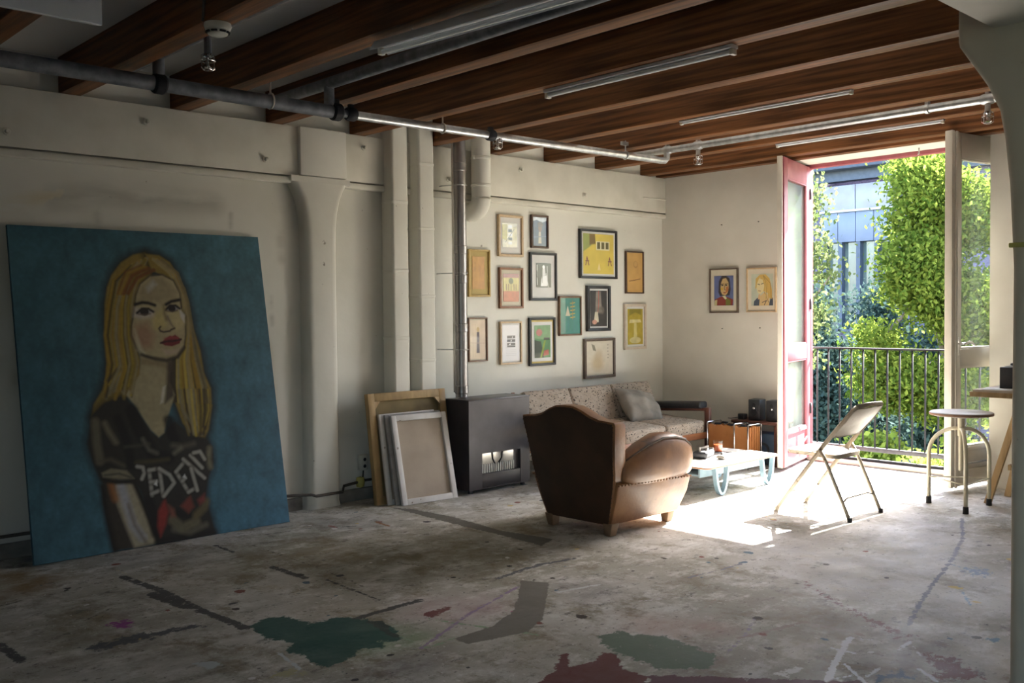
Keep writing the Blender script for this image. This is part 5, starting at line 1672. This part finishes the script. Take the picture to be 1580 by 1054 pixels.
for lx in (6.335 - 6.59, 6.995 - 6.59):
    for ly in (-.245, .245):
        pts = [(lx - .085, ly, TZ - .018), (lx - .062, ly, .10), (lx - .042, ly, .05), (lx - .022, ly, .022), (lx, ly, .0135), (lx + .022, ly, .022), (lx + .042, ly, .05), (lx + .062, ly, .10), (lx + .085, ly, TZ - .018)]
        rings = []
        for i, p in enumerate(pts):
            t = (Vector(pts[min(i + 1, 8)]) - Vector(pts[max(i - 1, 0)])).normalized()
            n = Vector((-t.z, 0, t.x)) * .012
            c = Vector(p)
            rings.append([c + n + Vector((0, -.018, 0)), c + n + Vector((0, .018, 0)), c - n + Vector((0, .018, 0)), c - n + Vector((0, -.018, 0))])
        MB().loft(rings).build('leg', blue_steel, ct, smooth='auto')
g = thing('tea_glass', 'clear glass of amber tea on the coffee table', 'glass', (6.83, -1.56, TZ + .0045))
MB().lathe([(0, 0), (.036, 0), (.042, .095), (.0385, .095), (.034, .006), (0, .006)], 24).build('tumbler', glass_cup, g, smooth='auto')
MB().lathe([(0, .0065), (.0335, .0065), (.0372, .062), (0, .062)], 24).build('tea', tea, g, smooth='auto')
bag = thing('camera_bag', 'small black camera pouch with strap on the coffee table', 'bag', (6.51, -1.64, TZ + .0045), .3)
MB().box(-.11, .11, -.06, .06, 0, .055).build('pouch', black_plastic, bag, bevel=.018, seg=3)
MB().tube([(-.09, .0, .055), (-.05, .02, .075), (.0, .0, .07), (.05, -.02, .08), (.09, .0, .06), (.1, -.05, .056)], .008, 6, flat=1.6).build('strap', grey_cloth, bag, smooth=True)
MB().tube([(-.04, -.03, .057), (.0, -.04, .068), (.04, -.02, .06)], .006, 6).build('buckle', chrome, bag, smooth=True)
gl = thing('cloth_pouch', 'crumpled dark and beige cloth beside the black pouch', 'cloth', (6.555, -1.80, TZ), .2)
pillow_mesh(.14, .07, .03, 8, 3, .5, .006, 2).build('cloth_fold', grey_cloth, gl, smooth=True, loc=(0, 0, .02))
MB().tube([(-.03, 0, .034), (0, .012, .045), (.04, 0, .036)], .01, 6).build('dark_fold', black_plastic, gl, smooth=True)
ky = thing('key_bunch', 'small bunch of keys near the edge of the coffee table', 'keys', (6.47, -1.90, TZ))
MB().tube([(.012 * math.cos(a), .012 * math.sin(a), .004) for a in [2 * PI * k / 12 for k in range(12)]], .0018, 5, closed=True).build('ring', iron_black, ky)
for k in range(3):
    a = .3 + k * .8
    MB().box(.01, .055, -.006, .006, .0005 + k * .002, .0025 + k * .002, Matrix.Rotation(a, 4, 'Z')).build('key', iron_black, ky)
pg = thing('magazine', 'open white magazine lying flat on the coffee table', 'magazine', (6.92, -1.80, TZ), -.1)
MB().box(-.16, -.002, -.11, .11, 0, .005).build('page', paper, pg, bevel=.0015)
MB().box(.002, .16, -.11, .11, 0, .005).build('page', paper, pg, bevel=.0015)
tag(MB().box(-.26, .22, -.10, .10, 0, .004).build('card_folder', mat('slate_card', (.16, .15, .15, 1), .7, col2=(.22, .21, .2, 1), scale=10), loc=(6.66, -1.60, TZ), rotz=.22), 'thin dark card folder lying under the glass on the coffee table', 'folder')

# ================================================================== RECORD RACK, SIDE TABLE, SPEAKERS
rk = thing('file_rack', 'chrome rack holding orange leather files behind the coffee table', 'rack', (7.62, -1.19, 0))
for y in (-.22, .22, -.075):
    MB().tube([(-.11, y, 0), (-.11, y, .40), (-.105, y, .405), (.105, y, .405), (.11, y, .40), (.11, y, 0)], .0065, 8).build('wire_frame', chrome, rk, smooth=True)
MB().tube([(-.11, -.22, .012), (-.11, .22, .012)], .006, 6).tube([(.11, -.22, .012), (.11, .22, .012)], .006, 6).build('floor_bar', chrome, rk, smooth=True)
for k in range(6):
    x = -.095 + k * .036
    pr = [(-.215, .08), (.215, .08), (.215, .385)] + [(.215 - .43 * q / 16, .382 + .012 * math.sin(q * 1.9 + k * 1.3) - .004 * (k % 3)) for q in range(1, 16)] + [(-.215, .38)]
    MB().prism(pr, 'x', x, x + .008).build('file_pocket', orange_leather, rk)
    tab = MB()
    for q in range(3):
        y = -.16 + .14 * q + .02 * (k % 3)
        tab.box(x - .004, x + .012, y - .03, y + .03, .388, .396)
    tab.build('metal_tab', iron_black, rk)

sd = thing('side_table', 'low dark wooden side table against the end wall carrying the speakers', 'table', (7.92, -1.33, 0))
MB().box(-.13, .155, -.205, .29, .385, .41).build('table_top', teak_dark, sd, bevel=.004)
for x in (-.10, .125):
    for y in (-.18, .26):
        MB().box(x - .015, x + .015, y - .015, y + .015, 0, .385).build('leg', teak_dark, sd, bevel=.003)
for i, (y, lb) in enumerate(((-1.235, 'small black loudspeaker on the side table next to the black adapter'), (-1.425, 'small black loudspeaker on the side table next to the crimson door'))):
    sp = thing('speaker', lb, 'speaker', (7.93, y, .41), .12, 'pair of small black speakers')
    MB().box(-.06, .07, -.058, .058, 0, .195).build('cabinet', black_plastic, sp, bevel=.006)
    for z, r in ((.075, .034), (.145, .018)):
        c_ = MB().lathe([(r, 0), (r, .004), (r * .8, .004), (r * .3, .0), (0, .003)], 20)
        o = c_.build('driver', iron_black, sp, smooth='auto')
        o.matrix_local = Matrix.Translation((-.0605, 0, z)) @ Matrix.Rotation(-PI / 2, 4, 'Y')
    c_ = MB().lathe([(.014, 0), (.011, .006), (0, .008)], 14).build('chrome_cone', chrome, sp, smooth=True)
    c_.matrix_local = Matrix.Translation((-.064, 0, .115)) @ Matrix.Rotation(-PI / 2, 4, 'Y')
ad = thing('adapter', 'small black adapter on the side table beside the speakers', 'adapter', (7.88, -1.11, .41))
MB().box(-.03, .03, -.035, .035, 0, .055).build('case', black_plastic, ad, bevel=.008)
MB().tube([(-.03, .02, .02), (-.05, .06, .012), (-.04, .1, .006), (-.03, .14, .004)], .004, 6).build('lead', black_plastic, ad, smooth=True)
sb = thing('subwoofer', 'dark navy subwoofer box under the side table', 'subwoofer', (7.90, -1.37, 0))
MB().box(-.08, .10, -.12, .12, .012, .30).build('cabinet', navy, sb, bevel=.008)
for x in (-.06, .08):
    for y in (-.1, .1):
        MB().tube([(x, y, 0), (x, y, .013)], .012, 8).build('foot', rubber, sb)
MB().lathe([(.07, 0), (.07, .005), (.055, .005), (.02, -.006), (0, -.004)], 24).build('driver', black_plastic, sb).matrix_local = Matrix.Translation((-.0795, 0, .15)) @ Matrix.Rotation(-PI / 2, 4, 'Y')

# ================================================================== FOLDING CHAIR
fc = thing('folding_chair', 'beige metal folding chair standing in the patch of sunlight', 'chair', (6.355, -2.83, 0))
for s in (-1, 1):
    xf, xr = s * .205, s * .225
    # long member: front foot to top of back
    MB().tube([(xf, .292, .012), (xf * 1.0, .08, .30), (xf, -.07, .50), (xf, -.25, .715), (xf * .97, -.285, .757), (xf * .86, -.305, .785)], .0115, 8, flat=1.35).build('front_leg', chair_metal, fc, smooth=True)
    MB().tube([(xr, -.055, .475), (xr, -.09, .42), (xr, -.275, .012)], .0105, 8, flat=1.35).build('rear_leg', chair_metal, fc, smooth=True)
    MB().bar((s * .214, -.06, .475), (s * .214, .06, .432), .006, .03, (1, 0, 0)).build('seat_bracket', chair_metal, fc)
    for p in ((xf, .294, 0), (xr, -.277, 0)):
        MB().lathe([(.0, 0), (.016, 0), (.015, .03), (.0, .032)], 10, p).build('foot_cap', rubber if p[1] < 0 else chair_metal, fc, smooth='auto')
MB().tube([(-.177, -.305, .785), (0, -.313, .793), (.177, -.305, .785)], .0115, 8, flat=1.35).build('top_bar', chair_metal, fc, smooth=True)
st_ = MB()
so2 = rrect(0, 0, .2, .195, .05, 5)
st_.loft([[(x * (.94 if z < .43 else 1) * (1 - .08 * (y < -.1)), y, z) for x, y in so2] for z in (.418, .424, .442, .447)])
o = st_.build('seat', chair_metal, fc, smooth='auto')
o.matrix_local = Matrix.Translation((0, .05, 0)) @ Matrix.Rotation(math.radians(2), 4, 'X')
bp = MB()
rg = []
for i in range(9):
    x = -.195 + .39 * i / 8
    bow = -.018 * (1 - (x / .195) ** 2)
    rows = []
    for (z, y) in ((.565, -.128), (.575, -.13), (.68, -.225), (.77, -.297), (.775, -.30)):
        rows.append((x, y + bow, z))
    rows += [(q[0], q[1] - .008, q[2] - .006) for q in rows[::-1]]
    rg.append(rows)
bp.loft(rg)
bp.build('back_panel', chair_metal, fc, smooth='auto')
MB().tube([(-.2, .195, .145), (-.15, .19, .15), (.15, .19, .15), (.2, .195, .145)], .006, 6).build('front_stretcher', chair_metal, fc, smooth=True)
MB().tube([(-.222, -.225, .125), (-.15, -.215, .145), (.15, -.215, .145), (.222, -.225, .125)], .006, 6).build('rear_stretcher', chair_metal, fc, smooth=True)

# ================================================================== STOOL
stl = thing('swivel_stool', 'cream metal three-legged swivel stool with round grey seat', 'stool', (7.155, -3.434, 0))
MB().lathe([(0, .672), (.2, .672), (.214, .678), (.214, .692), (.206, .698), (0, .698)], 40).build('seat', seat_grey, stl, smooth='auto')
MB().lathe([(.2145, .676), (.2155, .680), (.2155, .69), (.2145, .693)], 40).build('seat_edge', seat_edge, stl, smooth='auto')
MB().tube([(0, 0, .52), (0, 0, .665)], .024, 14).build('spindle_collar', cream_metal, stl, smooth='auto')
MB().tube([(0, 0, .655), (0, 0, .672)], .05, 14).build('seat_flange', iron_black, stl, smooth='auto')
MB().tube([(0, 0, .27), (0, 0, .53)], .017, 12).build('spindle', cream_metal, stl, smooth='auto')
feet = [(7.156 - 7.155, -3.2 + 3.434), (6.948 - 7.155, -3.55 + 3.434), (7.362 - 7.155, -3.553 + 3.434)]
for fx, fy in feet:
    L = math.hypot(fx, fy)
    u, v = fx / L, fy / L
    R_ = L - .02
    pts = [(u * .015, v * .015, .575)]
    for k in range(1, 10):
        a = (PI / 2) * k / 9
        pts.append((u * (.02 + R_ * math.sin(a)), v * (.02 + R_ * math.sin(a)), .375 + .2 * math.cos(a)))
    pts.append((fx, fy, .05))
    MB().tube(pts, .0145, 10).build('leg', cream_metal, stl, smooth=True)
    MB().lathe([(0, 0), (.02, 0), (.0185, .05), (0, .05)], 12, (fx, fy, 0)).build('foot_cap', rubber, stl, smooth='auto')
for i in range(3):
    a_, c_ = feet[i], feet[(i + 1) % 3]
    MB().tube([(a_[0], a_[1], .20), (c_[0], c_[1], .20)], .005, 6).build('brace_rod', cream_metal, stl, smooth=True)

# ================================================================== WORK TABLE BY THE RIGHT COLUMN
wt = thing('trestle_table', 'wooden work table with slanting trestle legs beside the cream balcony door', 'table', (7.62, -4.3, 0))
MB().box(-.28, .28, -.9, .86, .825, .85).build('table_top', mat('ply_top', (.5, .42, .32, 1), .6, col2=(.42, .34, .25, 1), scale=8), wt, bevel=.003)
MB().box(-.285, -.245, -.9, .88, .795, .832).build('front_batten', pine, wt, bevel=.004)
for y in (.62, -.7):
    for sx in (-1, 1):
        MB().bar((sx * .20, y + .16, 0), (sx * .1, y - .05, .825), .045, .03, (1, 0, 0)).build('leg', pine, wt)
        MB().bar((sx * .20, y - .25, 0), (sx * .1, y - .06, .825), .045, .03, (1, 0, 0)).build('leg', pine, wt)
    MB().box(-.17, .17, y + .01, y + .03, .26, .30).build('crossbar', pine, wt)
rd = thing('black_box', 'black box with papers and a phone on the work table', 'box', (7.58, -3.68, .851))
MB().box(-.08, .09, -.15, .11, 0, .16).build('case', black_plastic, rd, bevel=.006)
MB().box(-.06, .07, -.12, .08, .16, .168).build('papers', paper, rd)
MB().box(-.04, .05, -.09, .06, .169, .185, Matrix.Rotation(.06, 4, 'X')).build('phone', black_plastic, rd, bevel=.004)
tag(MB().box(-.1, .1, -.12, .12, 0, .004).build('paper_sheet', paper, loc=(7.47, -3.60, .8505), rotz=.2), 'loose white paper sheet on the work table under the black box', 'paper')

# ================================================================== OUTSIDE
grass = mat('yard_ground', (.09, .10, .05, 1), .9, col2=(.16, .15, .11, 1), scale=.6)
struct(MB().box(8.7, 60, -45, 45, -5.2, -5.0).box(-60, -3.6, -45, 45, -5.2, -5.0).build('ground', grass), 'yard below the balcony')

XO = 24.0
bd = thing('brick_house', 'dark brick house across the yard with blue tiled roof and tall windows', 'house', (XO, 4, -5))
brick = bpy.data.materials.new('dark_brick')
brick.use_nodes = True
N, L = brick.node_tree.nodes, brick.node_tree.links
bt = N.new('ShaderNodeTexBrick')
bt.inputs['Color1'].default_value, bt.inputs['Color2'].default_value, bt.inputs['Mortar'].default_value = (.075, .062, .115, 1), (.10, .082, .145, 1), (.15, .14, .19, 1)
bt.inputs['Scale'].default_value = 5.0
tc = N.new('ShaderNodeTexCoord')
sep, cmb = N.new('ShaderNodeSeparateXYZ'), N.new('ShaderNodeCombineXYZ')
L.new(tc.outputs['Object'], sep.inputs[0])
L.new(sep.outputs['Y'], cmb.inputs['X'])
L.new(sep.outputs['Z'], cmb.inputs['Y'])
L.new(cmb.outputs[0], bt.inputs['Vector'])
L.new(bt.outputs['Color'], N['Principled BSDF'].inputs['Base Color'])
N['Principled BSDF'].inputs['Roughness'].default_value = .8
slate = mat('roof_tile_blue', (.10, .15, .21, 1), .45, col2=(.16, .22, .29, 1), scale=6)
frame_blue = mat('house_frame', (.04, .055, .085, 1), .5, col2=(.06, .075, .11, 1), scale=9)
pane_mat = mat('house_pane', (.07, .10, .10, 1), .06, col2=(.16, .19, .15, 1), scale=.9, lo=.45, hi=.6, spec=.8)
band_mat = mat('pale_band', (.27, .28, .32, 1), .3, col2=(.20, .18, .19, 1), scale=1.5)
grey_mat = mat('grey_band', (.12, .145, .21, 1), .4, col2=(.15, .175, .24, 1), scale=2)


def ho(px, py):
    q = at_x(px, py, XO)
    return q.y - 4, q.z + 5


eL, eR = ho(1265, 266), ho(1385, 247)
ez = (eL[1] + eR[1]) / 2
yl = ho(1262, 300)[0]
yr = ho(1373, 300)[0]
zb = ho(1320, 512)[1]
MB().box(.3, 8, yl, 11, 0, ez).box(.3, 8, -14, yr, 0, ez).box(.3, 8, yr, yl, 0, zb).box(1.0, 8, yr, yl, zb, ez).build('brick_wall', brick, bd)
MB().box(.1, .45, -14, 11, ez - .32, ez + .3).build('fascia', frame_blue, bd)
z_bt, z_bb, z_gb = ho(1320, 283)[1], ho(1320, 322)[1], ho(1320, 372)[1]
for k in range(2):
    a_, c_ = yr + (yl - yr) * k / 2, yr + (yl - yr) * (k + 1) / 2
    MB().box(.12, .3, a_ + .01, c_ - .01, z_bb, z_bt).build('pale_panel', band_mat, bd, bevel=.01)
MB().box(.08, .3, yr, yl, z_bb - .05, z_bb).build('panel_sill', mat('sill_light', (.6, .62, .66, 1), .5, col2=(.55, .57, .6, 1), scale=4), bd)
for k in range(4):
    a_, c_ = yr + (yl - yr) * k / 4, yr + (yl - yr) * (k + 1) / 4
    MB().box(.14, .3, a_ + .008, c_ - .008, z_gb, z_bb - .05).build('grey_panel', grey_mat, bd, bevel=.008)
for px in (1268, 1292, 1320, 1348, 1370):
    y = ho(px, 430)[0]
    MB().box(.14, .4, y - .055, y + .055, zb, z_gb).build('mullion', frame_blue, bd)
cols = [ho(px, 430)[0] for px in (1268, 1292, 1320, 1348, 1370)]
for a_, c_ in zip(cols[:-1], cols[1:]):
    MB().box(.32, .34, c_ + .055, a_ - .055, zb + .05, z_gb).build('window_pane', pane_mat, bd)
MB().box(.14, .4, yr, yl, zb, zb + .06).build('window_sill', frame_blue, bd)
for zz in (ho(1320, 470)[1],):
    MB().box(.26, .36, yr, yl, zz - .03, zz + .03).build('transom', frame_blue, bd)
MB().box(-.25, .35, -14, 11, ez - .05, ez + .22).build('gutter', frame_blue, bd, bevel=.03)
# roof of overlapping tile courses
tm = MB()
for q in range(110):
    y = -14 + q * .228
    tm.loft([[(0, y, 0), (0, y + .114, .05), (0, y + .228, 0), (0, y + .228, -.03), (0, y, -.03)], [(.50, y, .40), (.50, y + .114, .45), (.50, y + .228, .40), (.50, y + .228, .37), (.50, y, .37)]])
t0 = None
for k in range(9):
    if t0 is None:
        t0 = o = tm.build('tile_course', slate, bd)
    else:
        o = t0.copy()
        COL.objects.link(o)
        o.parent = bd
    o.location = (-.05 + k * .42, 0, ez + .22 + k * .36)
sky_y = ho(1312, 240)[0]
MB().box(.1, .9, sky_y - .12, sky_y + .4, ez + .3, ez + 1.15).build('skylight', band_mat, bd, bevel=.02)
MB().box(.05, .12, sky_y - .14, sky_y - .1, ez + .25, ez + 1.5).build('roof_pole', frame_blue, bd)

def leaf_cloud(blobs, n, size, seed, droop=.3, clump=18, spread=.22, elong=1.6):
    R = np.random.RandomState(seed)
    vol = np.array([b[1][0] * b[1][1] * b[1][2] for b in blobs]) ** .7
    ncl = max(1, n // clump)
    pick = R.choice(len(blobs), ncl, p=vol / vol.sum())
    d = R.normal(size=(ncl, 3))
    d /= np.linalg.norm(d, axis=1)[:, None]
    rad = R.uniform(.35, 1.0, ncl) ** .5
    cen = np.array([b[0] for b in blobs])[pick] + d * rad[:, None] * np.array([b[1] for b in blobs])[pick]
    pos = np.repeat(cen, clump, 0) + R.normal(size=(ncl * clump, 3)) * spread * np.array([1, 1, .7])
    m = len(pos)
    ax = R.normal(size=(m, 3))
    ax[:, 2] -= droop
    ax /= np.linalg.norm(ax, axis=1)[:, None]
    sd_ = np.cross(ax, R.normal(size=(m, 3)))
    sd_ /= np.linalg.norm(sd_, axis=1)[:, None]
    nr = np.cross(ax, sd_)
    s = size * R.uniform(.6, 1.3, m)[:, None]
    a = pos - ax * s * elong * .5
    b = pos + sd_ * s * .5 + nr * s * .12
    c = pos + ax * s * elong * .5
    e = pos - sd_ * s * .5 + nr * s * .12
    V = np.stack([a, b, c, e], 1).reshape(-1, 3)
    F = np.arange(m * 4).reshape(m, 4)
    return V, F, cen


def foliage_obj(name, V, F, m, parent):
    me = bpy.data.meshes.new(name)
    me.vertices.add(len(V))
    me.vertices.foreach_set('co', V.reshape(-1).astype(np.float32))
    me.loops.add(F.size)
    me.loops.foreach_set('vertex_index', F.reshape(-1).astype(np.int32))
    me.polygons.add(len(F))
    me.polygons.foreach_set('loop_start', (np.arange(len(F)) * 4).astype(np.int32))
    me.polygons.foreach_set('loop_total', np.full(len(F), 4, np.int32))
    me.update(calc_edges=True)
    me.materials.append(m)
    o = bpy.data.objects.new(name, me)
    COL.objects.link(o)
    o.parent = parent
    o['kind'] = 'stuff'
    return o


bark = mat('bark', (.10, .085, .07, 1), .9, col2=(.17, .15, .125, 1), scale=8, stretch=(3, 3, .6))
leaf_bright = mat_leaf('leaf_bright', (.05, .095, .014, 1), (.205, .255, .045, 1), .55)
leaf_dark = mat_leaf('leaf_dark', (.028, .05, .042, 1), (.075, .115, .095, 1), .3)  # dark ivy green, with the trees' shade put into the colour as well
leaf_birch = mat_leaf('leaf_birch', (.06, .09, .03, 1), (.135, .16, .065, 1), .5)
leaf_shrub = mat_leaf('leaf_shrub', (.12, .18, .03, 1), (.25, .30, .06, 1), .55)
leaf_mid = mat_leaf('leaf_mid', (.06, .13, .05, 1), (.12, .22, .08, 1), .4)


def tree(name, label, base, blobs, n, size, m, seed, trunk_r=.13, group=None, clump=18, spread=.22, droop=.3, top=None, elong=1.6):
    base = Vector(base)
    root = thing(name, label, 'tree' if trunk_r > .05 else 'shrub', base, group=group)
    bl = [((Vector(c) - base)[:], r) for c, r in blobs]
    V, F, cen = leaf_cloud(bl, n, size, seed, droop, clump, spread, elong)
    foliage_obj('foliage', V, F, m, root)
    R = random.Random(seed)
    top = Vector(top) - base if top else Vector(bl[0][0])
    mid = top * .55 + Vector((.15, -.1, 0))
    MB().tube([(0, 0, 0), mid * .5, mid, top], [trunk_r, trunk_r * .85, trunk_r * .65, trunk_r * .3], 8).build('trunk', bark, root, smooth=True)
    for k, (c, r) in enumerate(bl):
        s = mid.lerp(top, R.uniform(.0, .6))
        c = Vector(c)
        bend = s.lerp(c, .5) + Vector((0, 0, .12))
        MB().tube([s, bend, c], [trunk_r * .35, trunk_r * .25, trunk_r * .1], 6).build('branch', bark, root, smooth=True)
    return root


def atx(px, py, X):
    q = at_x(px, py, X)
    return (q.x, q.y, q.z)


# bright feathery tree right of the opening
tree('leafy_tree', 'tall feathery tree with sunlit yellow-green leaves outside the balcony', (14.6, -.5, -5),
     [(atx(1432, 290, 14), (.7, .36, .5)), (atx(1412, 262, 14.3), (.4, .2, .3)), (atx(1424, 400, 13.8), (.6, .30, .42)), (atx(1386, 400, 13.8), (.3, .16, .22)), (atx(1450, 450, 14), (.7, .40, .5)),
      (atx(1352, 530, 13.4), (.4, .22, .26)), (atx(1402, 590, 13.5), (.5, .34, .36)), (atx(1368, 610, 13.3), (.3, .18, .22)), (atx(1500, 330, 14.5), (.8, .5, .55)), (atx(1510, 480, 14.4), (.8, .5, .55)), (atx(1470, 610, 14), (.6, .5, .45)), (atx(1392, 345, 14), (.3, .16, .22)), (atx(1396, 445, 13.8), (.35, .2, .25)), (atx(1340, 585, 13.3), (.3, .16, .2))],
     46000, .042, leaf_bright, 5, .14, clump=22, spread=.14, droop=.5, top=atx(1450, 260, 14.3), elong=2.0)
# dark ivy-like trees behind
tree('evergreen_tree', 'dark blue-green ivy-clad tree behind the railing on the crimson door side', (16.3, 2.9, -5),
     [(atx(1255, 570, 16.2), (.5, .5, .8)), (atx(1300, 625, 16.2), (.6, .6, .7)), (atx(1285, 560, 16.4), (.5, .4, .4)), (atx(1252, 480, 16.5), (.4, .25, .4)), (atx(1335, 660, 16.2), (.6, .6, .5)), (atx(1280, 700, 16), (.6, .8, .5))],
     24000, .062, leaf_dark, 8, .16, clump=22, spread=.2, top=atx(1262, 500, 16.4))
tree('evergreen_tree', 'dark bushy evergreen showing low behind the sunlit feathery tree', (19.2, 1.9, -5),
     [(atx(1380, 570, 19), (.6, .8, .7)), (atx(1420, 640, 19), (.7, .9, .8)), (atx(1362, 480, 19.2), (.5, .4, .5)), (atx(1480, 560, 19), (.7, 1.0, 1.0)), (atx(1340, 560, 19), (.5, .5, .4))],
     20000, .068, leaf_dark, 9, .16, clump=22, spread=.22, top=atx(1380, 500, 19.2))
tree('birch_tree', 'slender birch with pale small leaves beside the crimson door', (12.6, 1.75, -5),
     [(atx(1256, 300, 12.5), (.25, .12, .35)), (atx(1262, 400, 12.4), (.3, .15, .35)), (atx(1282, 425, 12.3), (.2, .16, .12)), (atx(1258, 480, 12.5), (.25, .14, .3)), (atx(1232, 350, 12.5), (.4, .3, .8)), (atx(1230, 520, 12.6), (.4, .25, .6))],
     3000, .05, leaf_birch, 12, .07, clump=10, spread=.12, droop=.9, top=atx(1246, 270, 12.6))
for i, (px, py, X, r, lb) in enumerate([(1292, 725, 11.0, .32, 'sunlit yellow-green shrub below the railing near the crimson door'), (1350, 690, 12.7, .36, 'sunlit yellow-green shrub seen between the railing bars behind the chair'),
                                        (1425, 728, 11.0, .36, 'sunlit yellow-green shrub below the railing near the cream door'), (1500, 705, 12.7, .42, 'sunlit shrub seen through the low pane of the cream door')]):
    c_ = atx(px, py, X)
    tree('garden_shrub', lb, (c_[0], c_[1], -5), [((c_[0], c_[1], c_[2] - .1), (r, r * .9, .28)), ((c_[0], c_[1], c_[2] - .6), (r, r * .8, .4))], 3600, .055, leaf_shrub, 20 + i, .045, 'sunlit shrubs under the balcony', clump=14, spread=.11)
tree('leafy_tree', 'broad mid-green tree far right across the yard', (21.6, -2.4, -5), [((21.6, -2.0, .8), (.9, 1.3, 1.4)), ((21.8, -2.2, 2.8), (.8, 1.2, 1.0)), ((21.4, -1.0, .4), (.7, .9, 1.0)), ((21.5, -3.4, 1.6), (.8, 1, 1.2))], 9000, .11, leaf_mid, 31, .2, clump=20, spread=.28)
